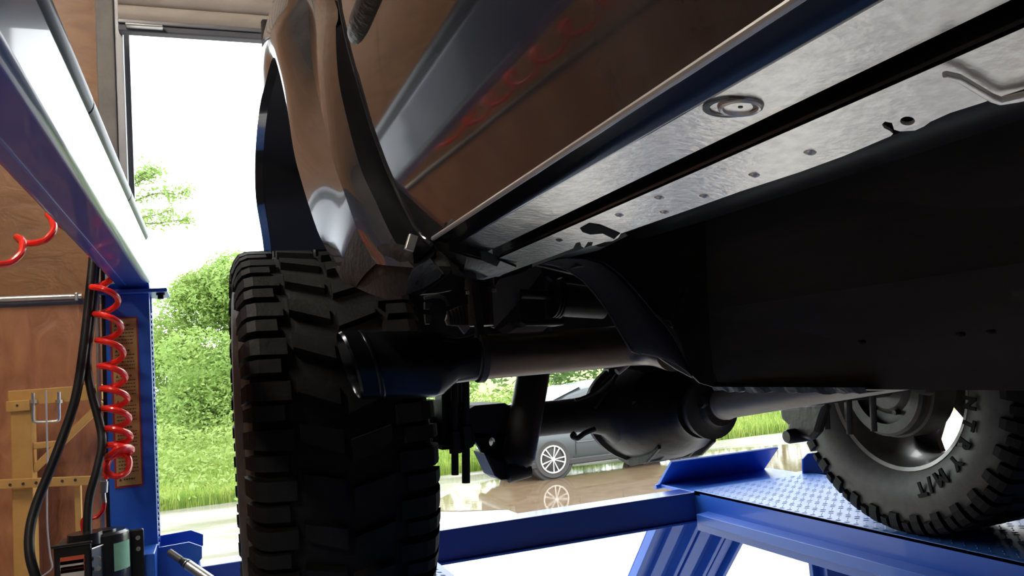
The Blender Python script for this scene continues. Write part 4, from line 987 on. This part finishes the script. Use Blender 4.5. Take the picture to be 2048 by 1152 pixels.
# tree whose leafy branch reaches past the door jamb
bt = empty('branchy_tree', gp(215, 12), 'thin tree with sparse yellow green leaves reaching in beside the door track', 'tree')
b0 = gp(215, 12)
MB().tube([b0, atY(222, 700, 12), atY(230, 400, 12), atY(236, 200, 12)], [.10, .08, .05, .02], 8).build('trunk', 'bark', bt)
tips = []
for path in (((228, 470), (270, 440), (310, 430), (345, 420)), ((228, 470), (275, 450), (318, 446), (362, 440), (384, 442)), ((229, 430), (265, 405), (300, 390), (330, 385), (352, 388), (382, 380)), ((231, 390), (268, 360), (290, 345), (305, 335)), ((231, 390), (275, 365), (300, 352), (322, 345))):
    q = [atY(x, y, 12+random.uniform(-.25, .25)) for x, y in path]; sq = smooth_path(q, 6)
    MB().tube(sq, [.012*(1-i/len(sq))+.003 for i in range(len(sq))], 5).build('branch', 'bark', bt)
    for p in sq[6:]:
        for _ in range(14): tips.append(p+V(random.gauss(0, .06), random.gauss(0, .08), random.gauss(0, .055)))
leafmesh('leaves', tips, .078, 'leaf', 91, .3, bt)
# distant pole
pp = atY(322, 622, 70)
tag(MB().tube([(pp.x, 70, 0), (pp.x-.05, 70, pp.z)], .10, 8).build('utility_pole', 'pole'), 'thin distant utility pole above the bushes right of the post', 'pole')

# meadow grass
def grass(nm, n, xr, yr, h, mt, seed, label, lean=.35):
    rg = np.random.default_rng(seed)
    Y = yr[0]+(yr[1]-yr[0])*rg.uniform(0, 1, n)**1.5
    X = xr(Y, rg.uniform(0, 1, n))
    H = h*rg.uniform(.35, 1.15, n)*(.45+.55*np.clip((Y-yr[0])/4, 0, 1)); Wd = rg.uniform(.006, .015, n)*(Y/17)
    an = rg.uniform(0, 2*PI, n); ln = rg.normal(0, lean, n)*H; la = rg.uniform(0, 2*PI, n)
    v = np.empty((n, 5, 3)); cx_, sy_ = np.cos(an)*Wd, np.sin(an)*Wd*.3
    v[:, 0] = np.stack([X-cx_, Y-sy_, np.full(n, -.03)], 1); v[:, 1] = np.stack([X+cx_, Y+sy_, np.full(n, -.03)], 1)
    mx, my = X+np.cos(la)*ln*.35, Y+np.sin(la)*ln*.35
    v[:, 2] = np.stack([mx+cx_*.8, my, H*.6], 1); v[:, 3] = np.stack([mx-cx_*.8, my, H*.6], 1); v[:, 4] = np.stack([X+np.cos(la)*ln, Y+np.sin(la)*ln, H], 1)
    me = bpy.data.meshes.new(nm); me.vertices.add(5*n); me.vertices.foreach_set('co', v.reshape(-1))
    idx = (np.arange(n)[:, None]*5+np.array([0, 1, 2, 3, 3, 2, 4])).astype(np.int32).reshape(-1); me.loops.add(7*n); me.loops.foreach_set('vertex_index', idx)
    ls = (np.arange(n)[:, None]*7+np.array([0, 4])).astype(np.int32).reshape(-1); me.polygons.add(2*n); me.polygons.foreach_set('loop_start', ls); me.polygons.foreach_set('loop_total', np.tile([4, 3], n).astype(np.int32)); me.update(); me.validate()
    me.materials.append(M[mt]); me.materials.append(M['grassdk'])
    me.polygons.foreach_set('material_index', np.repeat((rg.uniform(0, 1, n) < .42).astype(np.int32), 2))
    o = bpy.data.objects.new(nm, me); COL.objects.link(o); o['kind'] = 'stuff'; tag(o, label, 'grass'); return o
grass('meadow_grass', 100000, lambda Y, u: -.11*Y+u*.24*Y-.5, (15.25, 30), .55, 'grass', 5, 'bright green meadow grass left of the near tire')
grass('meadow_weeds', 110000, lambda Y, u: .25*Y+u*.75*Y, (15.3, 32), .62, 'grass', 6, 'yellow green weeds and grass behind the grey car')

def weeds(nm, n, xr, yr, seed, label):
    rg = np.random.default_rng(seed); nc = n//90
    cy = yr[0]+(yr[1]-yr[0])*rg.uniform(0, 1, nc)**1.2; cx_ = xr(cy, rg.uniform(0, 1, nc)); h = rg.uniform(.35, 1.0, nc)*np.clip(.35+(cy-yr[0])/6, 0, 1.3)
    k_ = rg.integers(0, nc, n); r = rg.normal(0, .28, (n, 2)); z = np.abs(rg.normal(0, .55, n))
    P = np.stack([cx_[k_]+r[:, 0], cy[k_]+r[:, 1], np.clip(h[k_]*(1-np.clip(z, 0, .97)), .04, None)], 1)
    o = leafmesh(nm, P, .13, 'leaf2', seed+1, .5); tag(o, label, 'weeds'); return o
weeds('broadleaf_weeds', 38000, lambda Y, u: -.11*Y+u*.24*Y-.5, (15.8, 27), 61, 'leafy weed clumps rising from the grass left of the near tire')
weeds('broadleaf_weeds', 44000, lambda Y, u: .25*Y+u*.55*Y, (16.2, 28), 63, 'leafy weed clumps rising behind the grey car')
# ------------------------------------------------------------------ grey car
car = empty('grey_car', (6.8, 13.9, 0), 'grey compact car with bright alloy wheels parked in the rain outside', 'car')
X0 = 4.62; YN, YCc = 12.98, 13.88
st = [(0, .50, .78, .78), (.06, .36, .92, .92), (.25, .28, .98, 1.04), (.50, .25, 1.0, 1.16), (.80, .24, 1.0, 1.28), (1.15, .24, 1.0, 1.40), (1.6, .24, 1.0, 1.52), (2.2, .24, 1.0, 1.58), (3.0, .24, 1.02, 1.60), (3.7, .25, 1.03, 1.57), (4.1, .30, 1.04, 1.46), (4.35, .36, 1.0, 1.10), (4.42, .5, .9, .92)]
rings = []
for x, zb2, zbelt, zr in st:
    hw = .90 if .2 < x < 4.2 else .78; sgn = []
    rw_ = hw*(.98 if zr < zbelt+.1 else .74)
    ring = [(-hw*.93, zb2), (-hw, zb2+.14), (-hw*1.01, .68), (-hw*.985, zbelt), (-rw_, zr-.05), (-rw_*.85, zr)]
    ring += [(-y_, z_) for y_, z_ in ring[::-1]]
    rings.append([V(X0+x, YCc+y_, z_) for y_, z_ in ring])
body = MB().loft(rings).build('body', 'carpaint', car, True, ang=35)
def sidey(z): return YCc-.90*(1.01 if z < .8 else 1.0)-.004
# side glass, pillars left as body
for xs in (((.95, 1.05), (1.25, 1.36), (2.05, 1.50), (2.05, 1.05)), ((2.13, 1.05), (2.13, 1.50), (3.05, 1.51), (3.15, 1.06)), ((3.23, 1.07), (3.14, 1.50), (3.65, 1.46), (3.9, 1.10))):
    def gy(z): return YCc-(.885+(.666-.885)*(z-1.0)/(1.53-1.0))-.006
    MB().prism([(X0+x, gy(z), z) for x, z in xs], (0, .004, 0)).build('side_window', 'carglass', car, False)
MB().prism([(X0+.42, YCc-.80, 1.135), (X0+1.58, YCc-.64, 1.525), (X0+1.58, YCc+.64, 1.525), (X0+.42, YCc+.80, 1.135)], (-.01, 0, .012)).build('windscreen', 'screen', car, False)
MB().box((X0+.3, YN-.012, .20), (X0+3.9, YN+.05, .31)).build('side_skirt', 'cartrim', car, False, .02)
for xd in (1.26, 2.10, 3.0):
    MB().box((X0+xd, sidey(.7)-.003, .36), (X0+xd+.010, sidey(.7)+.004, 1.0)).build('door_seam', 'cartrim', car, False)
MB().box((X0+1.28, sidey(.6)-.006, .56), (X0+3.0, sidey(.6)+.01, .585)).build('door_crease', 'carpaint', car, False, .008)
def carwheel(x, y, s):
    tw = MB().lathe([(-.10, .20), (-.11, .31), (-.08, .333), (.08, .333), (.11, .31), (.10, .20)], (x, y, .333), 'Y', 40).build('tire', 'cartire', car)
    MB().lathe([(s*.108, .0), (s*.108, .10), (s*.085, .21), (s*.105, .222), (s*.108, .232), (s*.10, .234)], (x, y, .333), 'Y', 40).build('wheel_dish', 'cartrim', tw)
    for i in range(10):
        a = 2*PI*i/10+(.10 if i % 2 else -.10)+.2; u = V(math.cos(a), 0, math.sin(a)); v = V(-math.sin(a), 0, math.cos(a)); c = V(x, y+s*.112, .333)
        MB().prism([c+u*.02-v*.007, c+u*.215-v*.011, c+u*.215+v*.011, c+u*.02+v*.007], (0, -s*.02, 0)).build('spoke', 'alloy', tw, False)
    MB().lathe([(s*.108, .212), (s*.118, .216), (s*.118, .236), (s*.108, .240)], (x, y, .333), 'Y', 40).build('rim_ring', 'alloy', tw)
    MB().lathe([(s*.125, 0), (s*.125, .035), (s*.108, .04)], (x, y, .333), 'Y', 20).build('hub_cap', 'alloy', tw)
for x in (.81, 3.45):
    # dark arch behind the wheel, standing a touch proud of the body side
    for yy, s in ((YN+.10, -1), (YCc+.80, 1)):
        MB().lathe([(s*.098, 0), (s*.098, .385), (s*.085, .40), (s*-.10, .40), (s*-.10, 0)], (X0+x, yy, .345), 'Y', 40).build('wheel_arch', 'cartrim', car)
        carwheel(X0+x, yy-.03*0+s*.02, s)
hl = MB().box((X0+.03, YCc-.85, .66), (X0+.22, YCc-.55, .80)).build('headlight', 'alloy', car, False, .03)
MB().box((X0-.02, YCc-.40, .50), (X0+.05, YCc+.40, .72)).build('grille', 'cartrim', car, False, .02)
MB().box((X0-.03, YCc-.84, .34), (X0+.10, YCc+.84, .50)).build('front_bumper', 'carpaint', car, False, .04)

# ------------------------------------------------------------------ fill lights added on the ceiling, out of view
def add_fill_light(x, y, label):
    f = empty('fill_light', (x, y, 4.55), label, 'light')
    MB().prism([(x-.09, y-.65, 4.60), (x+.09, y-.65, 4.60), (x+.06, y-.65, 4.54), (x-.06, y-.65, 4.54)], (0, 1.3, 0)).build('fill_light_housing', 'label_white', f, False)
    em = bpy.data.materials.get('fill_tube')
    if not em:
        em = bpy.data.materials.new('fill_tube'); em.use_nodes = True; b = em.node_tree.nodes['Principled BSDF']
        b.inputs['Emission Color'].default_value = (1, .93, .82, 1); b.inputs['Emission Strength'].default_value = FILL_STRENGTH
    MB().tube([(x-.03, y-.6, 4.515), (x-.03, y+.6, 4.515)], .018, 10).build('tube', em, f)
    MB().tube([(x+.03, y-.6, 4.515), (x+.03, y+.6, 4.515)], .018, 10).build('tube', em, f)
FILL_STRENGTH = 31
add_fill_light(-1.15, 1.6, 'added twin tube fill light, out of view left of the overhead beam'); add_fill_light(-1.9, -2.2, 'added twin tube fill light, out of view behind the viewer')
